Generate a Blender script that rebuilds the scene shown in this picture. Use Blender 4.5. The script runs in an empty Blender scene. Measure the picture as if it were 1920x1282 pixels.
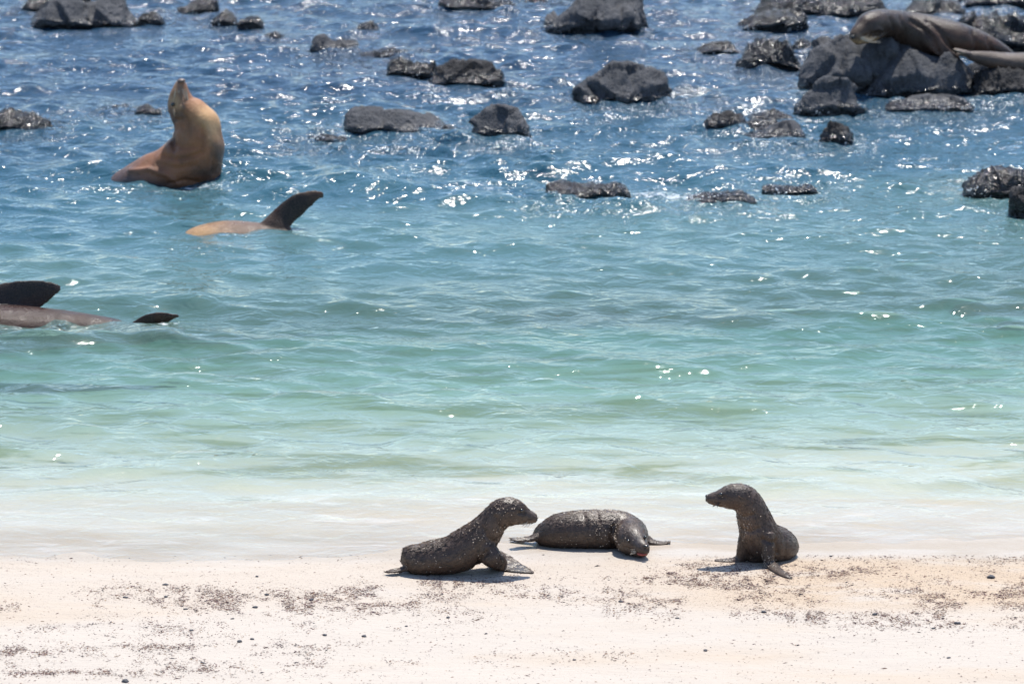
import bpy, bmesh, math, random
import numpy as np
from mathutils import Vector

S = bpy.context.scene
COL = S.collection
R = math.radians

# ------------------------------------------------------------------ camera
CAM_H = 3.9
PITCH = 0.246
F_PX = 6000.0          # focal length in pixels of a 1920 px wide frame
cam_d = bpy.data.cameras.new("camera")
cam = bpy.data.objects.new("camera", cam_d)
COL.objects.link(cam)
cam.location = (0, 0, CAM_H)
cam.rotation_euler = (math.pi / 2 - PITCH, 0, 0)
cam_d.sensor_width = 36
cam_d.lens = F_PX / 1920 * 36
cam_d.clip_start = 0.1
cam_d.clip_end = 6000
cam_d.dof.use_dof = True
cam_d.dof.focus_distance = 12.55
cam_d.dof.aperture_fstop = 5.6
cam_d.dof.aperture_blades = 0
S.camera = cam

# ------------------------------------------------------------------ sky and sun
SUN_EL, SUN_AZ = R(66), R(18)      # azimuth measured from +Y (behind the scene) towards +X
w = bpy.data.worlds.new("World")
S.world = w
w.use_nodes = True
nt = w.node_tree
for n in list(nt.nodes):
    nt.nodes.remove(n)
sky = nt.nodes.new("ShaderNodeTexSky")
sky.sky_type = 'NISHITA'
sky.sun_disc = False
sky.sun_elevation = SUN_EL
sky.sun_rotation = SUN_AZ
sky.air_density = 1.0
sky.dust_density = 0.6
sky.ozone_density = 2.2
bg = nt.nodes.new("ShaderNodeBackground")
bg.inputs[1].default_value = 0.135
wo = nt.nodes.new("ShaderNodeOutputWorld")
nt.links.new(sky.outputs[0], bg.inputs[0])
nt.links.new(bg.outputs[0], wo.inputs[0])

sun_d = bpy.data.lights.new("sun", 'SUN')
sun_d.energy = 4.2
sun_d.angle = R(0.53)
sun_d.color = (1.0, 0.955, 0.88)
sun = bpy.data.objects.new("sun", sun_d)
COL.objects.link(sun)
sd = Vector((math.sin(SUN_AZ) * math.cos(SUN_EL), math.cos(SUN_AZ) * math.cos(SUN_EL), math.sin(SUN_EL)))
sun.rotation_euler = sd.to_track_quat('Z', 'Y').to_euler()
sun.location = (3, 30, 40)

S.view_settings.view_transform = 'Standard'
S.view_settings.look = 'None'
S.view_settings.exposure = 0.55
S.view_settings.gamma = 1
S.view_settings.use_curve_mapping = False
S.render.engine = 'CYCLES'
S.cycles.use_denoising = True
S.cycles.transparent_max_bounces = 16
S.cycles.max_bounces = 8
S.cycles.volume_bounces = 0
S.cycles.sample_clamp_indirect = 6
S.cycles.sample_clamp_direct = 0

# ------------------------------------------------------------------ mapping from the view
_cp, _sp = math.cos(PITCH), math.sin(PITCH)
def ray(px, py):
    a = (px - 960) / F_PX
    b = (641 - py) / F_PX
    return Vector((a, _cp + b * _sp, -_sp + b * _cp))
def at(px, py, Y):
    """point of the vertical plane at distance Y seen at px, py"""
    d = ray(px, py)
    return Vector((0, 0, CAM_H)) + d * (Y / d.y)
def sea(px, py, z=0.0):
    d = ray(px, py)
    return Vector((0, 0, CAM_H)) + d * ((z - CAM_H) / d.z)
def mpp(Y):            # metres per pixel at distance Y
    return Y / _cp / F_PX

# ------------------------------------------------------------------ numpy noise
def _h(ix, iy, iz, s):
    n = (ix.astype(np.int64) * 374761393 + iy.astype(np.int64) * 668265263 + iz.astype(np.int64) * 2147483647 + s * 974711) & 0xffffffff
    n = ((n ^ (n >> 13)) * 1274126177) & 0xffffffff
    n = ((n ^ (n >> 16)) * 2246822519) & 0xffffffff
    return ((n ^ (n >> 15)) & 0xffffff) / float(0xffffff)
def vnoise(p, s=0):
    i = np.floor(p); f = p - i; i = i.astype(np.int64)
    u = f * f * f * (f * (f * 6 - 15) + 10)
    r = 0
    for dx in (0, 1):
        wx = u[:, 0] if dx else 1 - u[:, 0]
        for dy in (0, 1):
            wy = u[:, 1] if dy else 1 - u[:, 1]
            for dz in (0, 1):
                wz = u[:, 2] if dz else 1 - u[:, 2]
                r = r + wx * wy * wz * _h(i[:, 0] + dx, i[:, 1] + dy, i[:, 2] + dz, s)
    return r * 2 - 1
def fbm(p, octs=4, s=0, gain=0.5):
    a, t, r = 1.0, 0.0, 0
    q = p.copy()
    for k in range(octs):
        r = r + a * vnoise(q, s + k)
        t += a; a *= gain
        q = q * 2.03 + 17.3
    return r / t
def p3(x, y, z=None):
    x = np.asarray(x, float); y = np.asarray(y, float)
    return np.stack([x.ravel(), y.ravel(), np.zeros(x.size) if z is None else np.broadcast_to(z, x.shape).ravel()], 1)
def sstep(a, b, x):
    t = np.clip((x - a) / (b - a), 0, 1)
    return t * t * (3 - 2 * t)

# ------------------------------------------------------------------ mesh helpers
def mesh_np(name, V, Fc, smooth=True):
    """V (n,3), Fc (m,3 or 4)"""
    V = np.ascontiguousarray(V, np.float32); Fc = np.ascontiguousarray(Fc, np.int32)
    me = bpy.data.meshes.new(name)
    k = Fc.shape[1]
    me.vertices.add(len(V)); me.vertices.foreach_set("co", V.ravel())
    me.loops.add(Fc.size); me.loops.foreach_set("vertex_index", Fc.ravel())
    me.polygons.add(len(Fc))
    me.polygons.foreach_set("loop_start", np.arange(0, Fc.size, k, dtype=np.int32))
    me.polygons.foreach_set("loop_total", np.full(len(Fc), k, np.int32))
    me.polygons.foreach_set("use_smooth", np.full(len(Fc), smooth, bool))
    me.update(calc_edges=True)
    return me
def grid_faces(nr, nc):
    i = np.arange(nr - 1)[:, None] * nc + np.arange(nc - 1)[None, :]
    return np.stack([i, i + 1, i + nc + 1, i + nc], -1).reshape(-1, 4)
def fattr(me, name, vals):
    a = me.attributes.new(name, 'FLOAT', 'POINT')
    a.data.foreach_set("value", np.ascontiguousarray(vals, np.float32).ravel())
def cattr(me, name, rgb):
    a = me.attributes.new(name, 'FLOAT_COLOR', 'POINT')
    rgba = np.ones((len(rgb), 4), np.float32); rgba[:, :3] = rgb
    a.data.foreach_set("color", rgba.ravel())
def link(name, me, mat=None, parent=None, kind=None):
    o = bpy.data.objects.new(name, me)
    COL.objects.link(o)
    if mat is not None:
        me.materials.clear(); me.materials.append(mat)
    if parent is not None:
        o.parent = parent
    if kind:
        o["kind"] = kind
    return o
def tag(o, label, cat, group=None):
    o["label"] = label; o["category"] = cat
    if group:
        o["group"] = group
    return o
def get_co(me):
    a = np.empty(len(me.vertices) * 3, np.float32); me.vertices.foreach_get("co", a)
    return a.reshape(-1, 3).astype(float)
def get_no(me):
    a = np.empty(len(me.vertices) * 3, np.float32); me.vertices.foreach_get("normal", a)
    return a.reshape(-1, 3).astype(float)

# ------------------------------------------------------------------ material helpers
class NT:
    def __init__(self, name):
        self.m = bpy.data.materials.new(name)
        self.m.use_nodes = True
        self.t = self.m.node_tree
        for n in list(self.t.nodes):
            self.t.nodes.remove(n)
        self.out = self.n("OutputMaterial")
    def n(self, typ, **kw):
        x = self.t.nodes.new("ShaderNode" + typ)
        for k, v in kw.items():
            setattr(x, k, v)
        return x
    def l(self, a, b):
        self.t.links.new(a, b)
    def set(self, sock, v):
        if hasattr(v, "links") or isinstance(v, bpy.types.NodeSocket):
            self.l(v, sock)
        else:
            sock.default_value = v
    def noise(self, vec, scale, detail=3, rough=0.55, dist=0.0):
        x = self.n("TexNoise")
        self.l(vec, x.inputs["Vector"])
        x.inputs["Scale"].default_value = scale
        x.inputs["Detail"].default_value = detail
        x.inputs["Roughness"].default_value = rough
        x.inputs["Distortion"].default_value = dist
        return x.outputs["Fac"]
    def vor(self, vec, scale, feature='F1', out="Distance", rnd=1.0):
        x = self.n("TexVoronoi", feature=feature)
        self.l(vec, x.inputs["Vector"])
        x.inputs["Scale"].default_value = scale
        x.inputs["Randomness"].default_value = rnd
        return x.outputs[out]
    def math(self, op, a, b=0.0, c=None, clamp=False):
        x = self.n("Math", operation=op, use_clamp=clamp)
        self.set(x.inputs[0], a); self.set(x.inputs[1], b)
        if c is not None:
            self.set(x.inputs[2], c)
        return x.outputs[0]
    def mapr(self, v, a, b, c=0.0, d=1.0, smooth=True):
        x = self.n("MapRange", interpolation_type='SMOOTHSTEP' if smooth else 'LINEAR')
        self.l(v, x.inputs[0])
        for k, q in enumerate((a, b, c, d)):
            x.inputs[k + 1].default_value = q
        return x.outputs[0]
    def mix(self, f, a, b, mode='MIX'):
        x = self.n("Mix", data_type='RGBA', blend_type=mode)
        self.set(x.inputs[0], f); self.set(x.inputs[6], a); self.set(x.inputs[7], b)
        return x.outputs[2]
    def coords(self, kind="Object"):
        return self.n("TexCoord").outputs[kind]
    def scaled(self, vec, s):
        x = self.n("Mapping")
        self.l(vec, x.inputs[0])
        x.inputs["Scale"].default_value = s
        return x.outputs[0]
    def bump(self, h, strength, dist, normal=None):
        x = self.n("Bump")
        self.set(x.inputs["Strength"], strength)
        x.inputs["Distance"].default_value = dist
        self.l(h, x.inputs["Height"])
        if normal is not None:
            self.l(normal, x.inputs["Normal"])
        return x.outputs[0]
    def attr(self, name, out="Fac"):
        x = self.n("Attribute", attribute_name=name)
        return x.outputs[out]
    def bsdf(self, color, rough, normal=None, spec=0.5, **kw):
        x = self.n("BsdfPrincipled")
        self.set(x.inputs["Base Color"], color)
        self.set(x.inputs["Roughness"], rough)
        self.set(x.inputs["Specular IOR Level"], spec)
        if normal is not None:
            self.l(normal, x.inputs["Normal"])
        for k, v in kw.items():
            self.set(x.inputs[k.replace("_", " ")], v)
        self.l(x.outputs[0], self.out.inputs[0])
        return x
def rgb(r, g, b):
    return (r, g, b, 1.0)

# ------------------------------------------------------------------ terrain heights
SHORE = 12.12
def ground_z(x, y):
    x = np.asarray(x, float); y = np.asarray(y, float)
    d = y - SHORE - 0.07 * np.sin(x * 1.3 + 0.6) - 0.16 * fbm(p3(x * 1.2, 0 * y), 3, 201).reshape(x.shape)
    z = np.where(d < 0, -d * 0.085, -0.085 * d)
    dp = np.maximum(d, 0)
    z = np.where(d > 0, -(0.05 * dp + 0.010 * dp * dp), z)
    z = np.where(z < -0.35, -0.35 - 0.75 * (1 - np.exp((z + 0.35) / 0.75)), z)
    z = np.maximum(z, -2.6)
    n = fbm(p3(x * 0.9, y * 1.3), 4, 5).reshape(x.shape)
    z = z + n * 0.012 * np.clip(1 + np.abs(d) * 0.6, 1, 4)
    z = z + fbm(p3(x * 7, y * 13), 3, 9).reshape(x.shape) * 0.005
    return z
def gz(x, y):
    return float(ground_z(np.array([x]), np.array([y]))[0])
def on_sand(px, py):
    """walk along the view ray to the sand"""
    d = ray(px, py); t = 9.0
    o = Vector((0, 0, CAM_H))
    a, b = 7.0, 16.0
    for _ in range(40):
        m = (a + b) / 2
        q = o + d * m
        if q.z > gz(q.x, q.y):
            a = m
        else:
            b = m
    return o + d * a

# ------------------------------------------------------------------ ground sheets
def axis(parts):
    r = []
    for a, b, n in parts:
        r.extend(list(np.linspace(a, b, n, endpoint=False)))
    r.append(parts[-1][1])
    return np.array(r)
def mat_sand():
    t = NT("sand")
    c = t.coords()
    st = t.scaled(c, (0.55, 1.5, 1))
    big = t.noise(st, 1.1, 4, 0.6)
    tan = t.mapr(big, 0.46, 0.72)
    # coarser, browner shell sand lies in the middle of the beach to the right
    x = t.n("SeparateXYZ"); t.l(c, x.inputs[0])
    ym = t.math('MULTIPLY', t.mapr(x.outputs[1], 10.95, 11.35), t.mapr(x.outputs[1], 12.1, 11.9))
    xm = t.mapr(x.outputs[0], 0.1, 1.2, 0.25, 1.0)
    coarse = t.math('MULTIPLY', t.math('MULTIPLY', ym, xm), t.mapr(t.noise(st, 3.0, 4), 0.25, 0.52))
    tanf = t.math('MAXIMUM', t.math('MULTIPLY', tan, 0.55), coarse)
    base = t.mix(tanf, rgb(0.48, 0.43, 0.38), rgb(0.46, 0.36, 0.265))
    # grains: pale shell, brown and dark bits
    g = t.n("TexVoronoi"); t.l(t.scaled(c, (1, 0.8, 1)), g.inputs["Vector"]); g.inputs["Scale"].default_value = 210
    sep = t.n("SeparateColor"); t.l(g.outputs["Color"], sep.inputs[0])
    dark = t.math('MULTIPLY', t.math('LESS_THAN', g.outputs["Distance"], 0.42), t.math('LESS_THAN', sep.outputs[0], t.math('ADD', t.math('MULTIPLY', coarse, 0.30), 0.015)))
    base = t.mix(t.math('MULTIPLY', dark, 0.75), base, t.mix(sep.outputs[1], rgb(0.22, 0.13, 0.08), rgb(0.11, 0.10, 0.12)))
    fine = t.noise(c, 420, 2)
    base = t.mix(t.math('MULTIPLY', t.mapr(fine, 0.35, 0.7), 0.25), base, rgb(0.36, 0.29, 0.22))
    n1 = t.noise(c, 330, 3)
    n2 = t.noise(t.scaled(c, (0.7, 1.4, 1)), 26, 4)
    b = t.bump(n2, 0.5, 0.012)
    b = t.bump(n1, 0.6, 0.004, b)
    wet = t.math('MULTIPLY', t.mapr(x.outputs[1], 11.78, 12.08), t.mapr(x.outputs[1], 12.75, 12.3))
    rough = t.mapr(wet, 0, 1, 0.9, 0.35)
    col = t.mix(t.math('MULTIPLY', t.math('MULTIPLY', wet, t.mapr(t.noise(st, 2.2, 4), 0.38, 0.60)), 0.7), base, rgb(0.36, 0.29, 0.215))
    t.bsdf(col, rough, b, 0.3)
    return t.m
def mat_seabed():
    t = NT("seabed_sand_and_rock")
    c = t.coords()
    x = t.n("SeparateXYZ"); t.l(c, x.inputs[0])
    n = t.noise(t.scaled(c, (0.6, 1, 1)), 0.8, 5, 0.6)
    e = t.math('ADD', x.outputs[1], t.math('MULTIPLY', t.math('SUBTRACT', n, 0.5), 5.0))
    e = t.math('ADD', e, t.math('MULTIPLY', x.outputs[0], -0.22))
    m = t.mapr(e, 17.6, 19.2)
    n2 = t.noise(c, 2.4, 4)
    pt = t.math('MULTIPLY', t.mapr(n2, 0.55, 0.75), t.mapr(x.outputs[1], 14.5, 17.5, 0, 0.4))
    m2 = t.math('MAXIMUM', m, pt)
    sandc = t.mix(t.noise(c, 6, 3), rgb(0.50, 0.455, 0.405), rgb(0.45, 0.41, 0.355))
    alg = t.math('MULTIPLY', t.mapr(t.noise(t.scaled(c, (0.55, 1.5, 1)), 1.7, 5, 0.65, 0.6), 0.46, 0.62), t.mapr(x.outputs[1], 12.9, 13.7))
    sandc = t.mix(t.math('MULTIPLY', alg, 0.8), sandc, t.mix(t.noise(c, 9, 4), rgb(0.26, 0.25, 0.10), rgb(0.09, 0.12, 0.05)))
    rock = t.mix(t.noise(c, 5, 4), rgb(0.03, 0.035, 0.035), rgb(0.085, 0.085, 0.07))
    b = t.bump(t.noise(c, 30, 4), 0.4, 0.02)
    t.bsdf(t.mix(m2, sandc, rock), 0.85, b, 0.2)
    return t.m
SAND = mat_sand()
SEABED = mat_seabed()
xs = axis([(-1500, -60, 12), (-60, -5, 40), (-5, 5, 330), (5, 60, 40), (60, 1500, 12)])
ys = axis([(-200, 5, 20), (5, 9.5, 40), (9.5, 13, 150)])
X, Y = np.meshgrid(xs, ys)
Z = ground_z(X, Y)
Z = np.where(Y < 5, np.minimum(Z, 0.60 + (5 - Y) * 0.02 + 0.0 * X), Z)
me = mesh_np("beach", np.stack([X, Y, Z], -1).reshape(-1, 3), grid_faces(len(ys), len(xs)))
link("beach", me, SAND, kind="structure")
ys2 = axis([(13, 30, 160), (30, 120, 40), (120, 3000, 15)])
X, Y = np.meshgrid(xs, ys2)
Z = ground_z(X, Y)
me = mesh_np("seabed", np.stack([X, Y, Z], -1).reshape(-1, 3), grid_faces(len(ys2), len(xs)))
link("seabed", me, SEABED, kind="structure")

# ------------------------------------------------------------------ rocks: data (contour of the top seen from the beach, waterline row)
# label, contour, base row, lip (height share of the undercut front), style, depth factor
ROCKS = [
 ("long smooth grey boulder with flat sunlit top and black undercut front", [(650,232),(652,216),(662,209),(680,202),(700,199),(740,204),(777,211),(815,224),(840,235),(847,248)], 258, 0.36, 'dry', 0.45),
 ("round grey boulder with a small black hole just right of the long smooth boulder", [(882,246),(886,232),(894,220),(910,205),(940,197),(960,196),(975,200),(985,217),(992,237),(993,248)], 262, 0.25, 'dry', 0.7),
 ("rough dark boulder humped behind the gap between the two smooth grey boulders", [(807,152),(812,142),(822,132),(847,119),(870,118),(890,117),(922,125),(940,137),(949,153)], 162, 0.2, 'rough', 0.6),
 ("low wet grey rock touching the left end of the humped dark boulder", [(725,136),(728,122),(736,112),(755,112),(775,120),(790,117),(812,119),(818,132)], 144, 0.3, 'wet', 0.5),
 ("two humped brownish grey rock left of the glistening wet rock", [(582,92),(586,78),(594,69),(615,67),(630,79),(655,75),(668,81),(676,93)], 101, 0.25, 'dry', 0.5),
 ("low black wet rock glistening with white sparkles behind the low wet grey rock", [(677,103),(695,98),(715,95),(740,91),(758,95),(769,101)], 108, 0.2, 'wet', 0.4),
 ("small pointed dark rock alone in open water far behind the two humped rock", [(670,54),(678,45),(686,39),(700,42),(711,56)], 59, 0.2, 'rough', 0.6),
 ("wide dark rock cut by the top frame edge in the middle left", [(824,14),(827,-4),(850,-12),(890,-8),(920,-3),(948,5),(966,12)], 20, 0.3, 'wet', 0.5),
 ("tiny dark rock at the top frame edge beside the big shiny boulder", [(984,4),(995,-3),(1015,-4),(1028,4)], 8, 0.2, 'wet', 0.5),
 ("biggest boulder at the top middle with wet shiny crest and black hollowed front", [(1026,56),(1027,42),(1032,33),(1051,24),(1066,14),(1080,5),(1092,-8),(1120,-22),(1160,-24),(1192,-14),(1203,4),(1208,24),(1209,52)], 67, 0.42, 'dry', 0.7),
 ("steep peaked grey boulder split by a crack on its right shoulder", [(1082,186),(1084,171),(1106,158),(1134,137),(1154,121),(1177,117),(1197,125),(1208,133),(1221,135),(1240,147),(1247,168),(1257,180),(1259,190)], 199, 0.25, 'dry', 0.6),
 ("dark wedge shaped rock with glittering left slope near the top right", [(1382,62),(1396,44),(1434,29),(1476,23),(1509,26),(1518,42),(1519,54)], 62, 0.7, 'wet', 0.5),
 ("jagged wet rock cut by the top frame edge behind the dark wedge rock", [(1416,24),(1424,10),(1434,-4),(1475,-14),(1515,-12),(1540,4),(1552,20)], 31, 0.3, 'wet', 0.6),
 ("sparkling ridge of wet rock just above the resting sea lion's head", [(1524,28),(1540,10),(1570,-2),(1610,-6),(1645,2),(1660,16),(1662,26)], 33, 0.25, 'wet', 0.5),
 ("low dark rock with a steep right end standing alone left of the shiny wet boulder", [(1307,97),(1328,83),(1364,80),(1378,88),(1388,98)], 102, 0.4, 'rough', 0.5),
 ("wet boulder with blazing white reflections and a black right corner", [(1389,124),(1400,110),(1408,94),(1422,80),(1457,73),(1478,82),(1490,105),(1499,130)], 133, 0.35, 'wet', 0.6),
 ("small notched dark rock behind the boulder where the sea lion rests its chin", [(1488,90),(1497,78),(1506,70),(1520,78),(1533,84),(1540,94)], 99, 0.3, 'wet', 0.6),
 ("tall pitted grey boulder under the resting sea lion's chin", [(1500,172),(1504,150),(1507,128),(1521,97),(1540,82),(1556,71),(1580,60),(1610,60),(1640,62),(1668,68),(1688,98),(1694,140),(1696,160)], 179, 0.42, 'dry', 0.6),
 ("wide angular grey boulder below the resting sea lion's belly", [(1601,165),(1629,147),(1663,121),(1680,101),(1693,92),(1710,97),(1732,103),(1778,105),(1808,119),(1822,135),(1831,151),(1836,168)], 183, 0.2, 'dry', 0.5),
 ("diamond shaped grey boulder in front of the tall pitted boulder", [(1494,206),(1510,192),(1530,166),(1544,154),(1558,148),(1585,153),(1599,167),(1612,190),(1626,210)], 216, 0.3, 'dry', 0.5),
 ("low flat pale grey slab awash in front of the wide angular boulder", [(1662,203),(1674,192),(1698,184),(1755,179),(1812,184),(1826,198)], 208, 0.15, 'dry', 0.35),
 ("dark rounded rock at the right edge in front of the second sea lion", [(1824,172),(1830,155),(1840,146),(1870,130),(1904,128),(1940,134),(1975,150),(1985,170)], 189, 0.5, 'rough', 0.6),
 ("small light grey stone wedged below the pale flippers of the second sea lion", [(1814,132),(1820,119),(1837,113),(1856,118),(1864,132)], 150, 0.3, 'dry', 0.5),
 ("rough wet rock mass behind the tail of the resting sea lion", [(1800,48),(1812,34),(1840,29),(1870,33),(1900,36),(1940,33),(1985,44),(2000,70)], 98, 0.35, 'wet', 0.5),
 ("wet rock with a bright glittering left face behind the resting sea lion's back", [(1697,24),(1708,12),(1720,4),(1755,0),(1789,1),(1802,14),(1807,24)], 30, 0.35, 'wet', 0.5),
 ("black rock in the extreme top right corner", [(1800,10),(1806,-6),(1850,-14),(1900,-16),(1960,-14),(1975,6)], 17, 0.6, 'rough', 0.5),
 ("ridged black rock at the left end of the small cluster in mid water", [(1320,243),(1326,227),(1345,218),(1364,211),(1385,215),(1398,221),(1404,232)], 244, 0.5, 'rough', 0.5),
 ("knobbly dark rock at the back of the small mid water cluster", [(1399,226),(1415,213),(1435,211),(1457,206),(1478,214),(1488,228)], 232, 0.4, 'rough', 0.5),
 ("wedge shaped grey rock at the front right of the small mid water cluster", [(1394,261),(1422,247),(1452,233),(1475,228),(1490,229),(1502,243),(1509,262)], 264, 0.3, 'dry', 0.5),
 ("smooth pale grey slab sunk between the rocks of the mid water cluster", [(1396,242),(1410,228),(1430,223),(1452,225),(1466,236)], 246, 0.2, 'dry', 0.4),
 ("small lone black rock with a rounded top right of the mid water cluster", [(1539,268),(1545,250),(1556,232),(1568,228),(1580,233),(1597,253),(1600,266)], 272, 0.4, 'rough', 0.7),
 ("flat black wet rock with a blunt right end in the line of breaking ripples", [(1026,350),(1034,345),(1048,344),(1070,348),(1090,350),(1115,346),(1153,345),(1172,354),(1179,370)], 377, 0.6, 'wet', 0.45),
 ("long low black rock right of the foam streak", [(1284,376),(1300,368),(1330,366),(1359,363),(1394,361),(1413,371),(1425,383)], 385, 0.5, 'wet', 0.35),
 ("thin black rock barely above the water behind the long low black rock", [(1430,350),(1450,348),(1468,351),(1495,350),(1519,347),(1530,358)], 365, 0.5, 'wet', 0.35),
 ("low brownish wet rock with glitter along its foot at the right frame edge", [(1812,350),(1818,338),(1833,326),(1874,321),(1920,322),(1965,328),(1985,350)], 372, 0.3, 'wet', 0.5),
 ("square black rock block cut by the right frame edge", [(1896,400),(1897,375),(1900,358),(1925,354),(1955,358),(1965,385)], 408, 0.8, 'rough', 0.7),
 ("dark wet rock crusted with sparkles at the left frame edge", [(-40,240),(-20,218),(0,210),(17,206),(35,212),(52,216),(70,226),(90,238)], 246, 0.3, 'wet', 0.5),
 ("broad two humped grey boulder in the top left corner", [(63,46),(68,34),(76,23),(87,4),(117,-6),(145,-4),(158,14),(175,9),(204,1),(230,-3),(236,20),(245,38),(254,52)], 54, 0.25, 'dry', 0.55),
 ("dark sparkling rock behind the broad two humped boulder", [(40,22),(46,8),(60,-8),(120,-18),(165,-10),(172,10)], 24, 0.3, 'wet', 0.6),
 ("small blocky black rock right of the broad two humped boulder", [(258,46),(262,32),(267,25),(291,26),(303,34),(306,44)], 48, 0.5, 'rough', 0.7),
 ("dark rock at the top frame edge with a sloping left side", [(333,24),(345,13),(353,6),(379,-4),(400,-4),(409,8),(406,18)], 27, 0.4, 'wet', 0.6),
 ("little glittering rock with a tall left knob", [(396,46),(404,32),(412,22),(420,19),(430,25),(439,34),(446,44)], 49, 0.4, 'wet', 0.6),
 ("little dark rock with a hollow face right of the tall knob rock", [(444,48),(450,36),(462,31),(474,31),(486,38),(494,48)], 53, 0.6, 'wet', 0.6),
 ("low wet rock barely breaking the surface below the two little top rocks", [(488,70),(500,62),(515,60),(530,67),(542,72)], 73, 0.3, 'wet', 0.5),
 ("low black rock showing just left of the upright sea lion's head", [(252,212),(262,200),(278,198),(295,206),(312,212)], 216, 0.5, 'wet', 0.5),
 ("sliver of dark wet rock left of the low black rock by the sea lion's head", [(200,206),(215,199),(235,197),(252,205)], 208, 0.4, 'wet', 0.5),
 ("thin brown wet rock awash just left of the long smooth boulder", [(572,264),(585,257),(605,254),(630,258),(650,262)], 266, 0.4, 'wet', 0.4),
]
rock_info = []          # waterline footprints, used to roughen the water round them
for L, cont, by, lip, style, df in ROCKS:
    a = sea(cont[0][0], by); b = sea(cont[-1][0], by)
    rock_info.append((0.5 * (a.x + b.x), a.y, abs(b.x - a.x) / 2, df * abs(b.x - a.x)))

# ------------------------------------------------------------------ sea water
def wave_height(X, Y):
    rng = np.random.RandomState(11)
    wx = X + 0.10 * fbm(p3(X * 0.8, Y * 0.8), 3, 41).reshape(X.shape)
    wy = Y + 0.14 * fbm(p3(X * 0.9, Y * 0.9), 3, 47).reshape(X.shape)
    H = np.zeros(X.shape)
    N = 84
    for i in range(N):
        lam = 0.15 * (1.5 / 0.15) ** ((i + rng.rand()) / N)
        ang = rng.normal(-0.10, 0.42) + (math.pi if rng.rand() < 0.12 else 0)
        k = 2 * math.pi / lam
        kx, ky = k * math.sin(ang), -k * math.cos(ang)
        slope = 0.030 * (0.55 + 0.9 * rng.rand()) * (lam / 0.45) ** -0.10
        slope *= 1.12 if lam < 0.55 else (0.75 if lam < 0.9 else 0.5)
        H += slope / k * np.sin(kx * wx + ky * wy + rng.rand() * 6.283)
    return H
Yd = [11.4]
while Yd[-1] < 32:
    Yd.append(Yd[-1] + 0.016 + 0.0011 * max(0, Yd[-1] - 12))
yw = np.concatenate([[-60, 6, 9, 10.5, 11.2], Yd, axis([(33, 60, 30), (60, 300, 30), (300, 3000, 12)])])
xw = np.concatenate([axis([(-1500, -50, 10), (-50, -7, 60)])[:-1], axis([(-7, 7, 620), (7, 50, 60)])[:-1], axis([(50, 1500, 10)])])
X, Y = np.meshgrid(xw, yw)
H = wave_height(X, Y)
grp = 0.75 + 0.55 * fbm(p3(X * 0.35, Y * 0.5), 3, 71).reshape(X.shape)
depth_f = 0.36 + 0.64 * sstep(12.5, 13.9, Y)
depth_f = np.where(Y < 12.3, 0.04, depth_f * sstep(12.25, 13.1, Y) + 0.09 * (1 - sstep(12.25, 13.1, Y)))
far_f = 1 - 0.75 * sstep(40, 120, Y)
chop = np.zeros(X.shape)
for (cx, cy, hw, dp) in rock_info:
    dx = np.maximum(0, np.abs(X - cx) - hw) / 0.22
    dy = np.maximum(0, np.maximum(cy - 0.05 - Y, Y - cy - dp)) / 0.42
    chop = np.maximum(chop, np.exp(-(dx * dx + dy * dy)))
EXTRA = [(360, 348, 80, 9, 1.0), (240, 352, 50, 8, .9), (420, 440, 90, 8, .9), (550, 430, 50, 7, .9), (120, 608, 160, 8, .9),(1100, 374, 90, 8, .9), (1480, 371, 60, 7, .9), (150, 20, 160, 16, .6), (700, 12, 120, 14, .6), (1280, 30, 80, 16, .6), (900, 75, 120, 12, .6), (1300, 130, 60, 14, .6), (560, 140, 90, 12, .6), (1560, 130, 60, 20, .6), (130, 130, 120, 12, .5),(440, 335, 45, 12, 1.0), (300, 352, 90, 14, 0.9), (290, 200, 60, 10, .7), (370, 470, 60, 12, .8), (110, 360, 70, 12, .7), (100, 605, 160, 14, .8),
         (300, 602, 45, 9, .8), (660, 115, 80, 22, .9), (720, 335, 110, 14, .7), (960, 350, 60, 12, .8), (1235, 372, 60, 12, 1.0), (1560, 350, 40, 8, .8),
         (1340, 195, 70, 25, .7), (1470, 190, 60, 30, .7), (1720, 205, 110, 22, .8), (960, 175, 60, 18, .7), (480, 62, 90, 26, .7), (1750, 235, 110, 16, .6),
         (1250, 290, 60, 10, .5), (1360, 285, 50, 8, .8), (820, 50, 60, 14, .6), (560, 20, 60, 20, .6), (250, 80, 90, 18, .5), (1010, 240, 30, 10, .7), (430, 400, 60, 10, .5)]
for px, py, rx, ry, s in EXTRA:
    c = sea(px, py); m = mpp(c.y); ry_m = (sea(px, py - ry) - c).length
    chop = np.maximum(chop, s * np.exp(-(((X - c.x) / (rx * m)) ** 2 + ((Y - c.y) / ry_m) ** 2)))
patch = sstep(-0.15, 0.45, fbm(p3(X * 1.6, Y * 1.6), 4, 91).reshape(X.shape))
chop = chop * (0.45 + 0.55 * patch)
hf = fbm(p3(X * 9, Y * 9), 3, 33).reshape(X.shape)
Zw = H * grp * (1.22 - 0.28 * sstep(14.5, 16.5, Y) + 0.46 * sstep(17.5, 20.5, Y)) * depth_f * far_f + hf * 0.034 * chop
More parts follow.
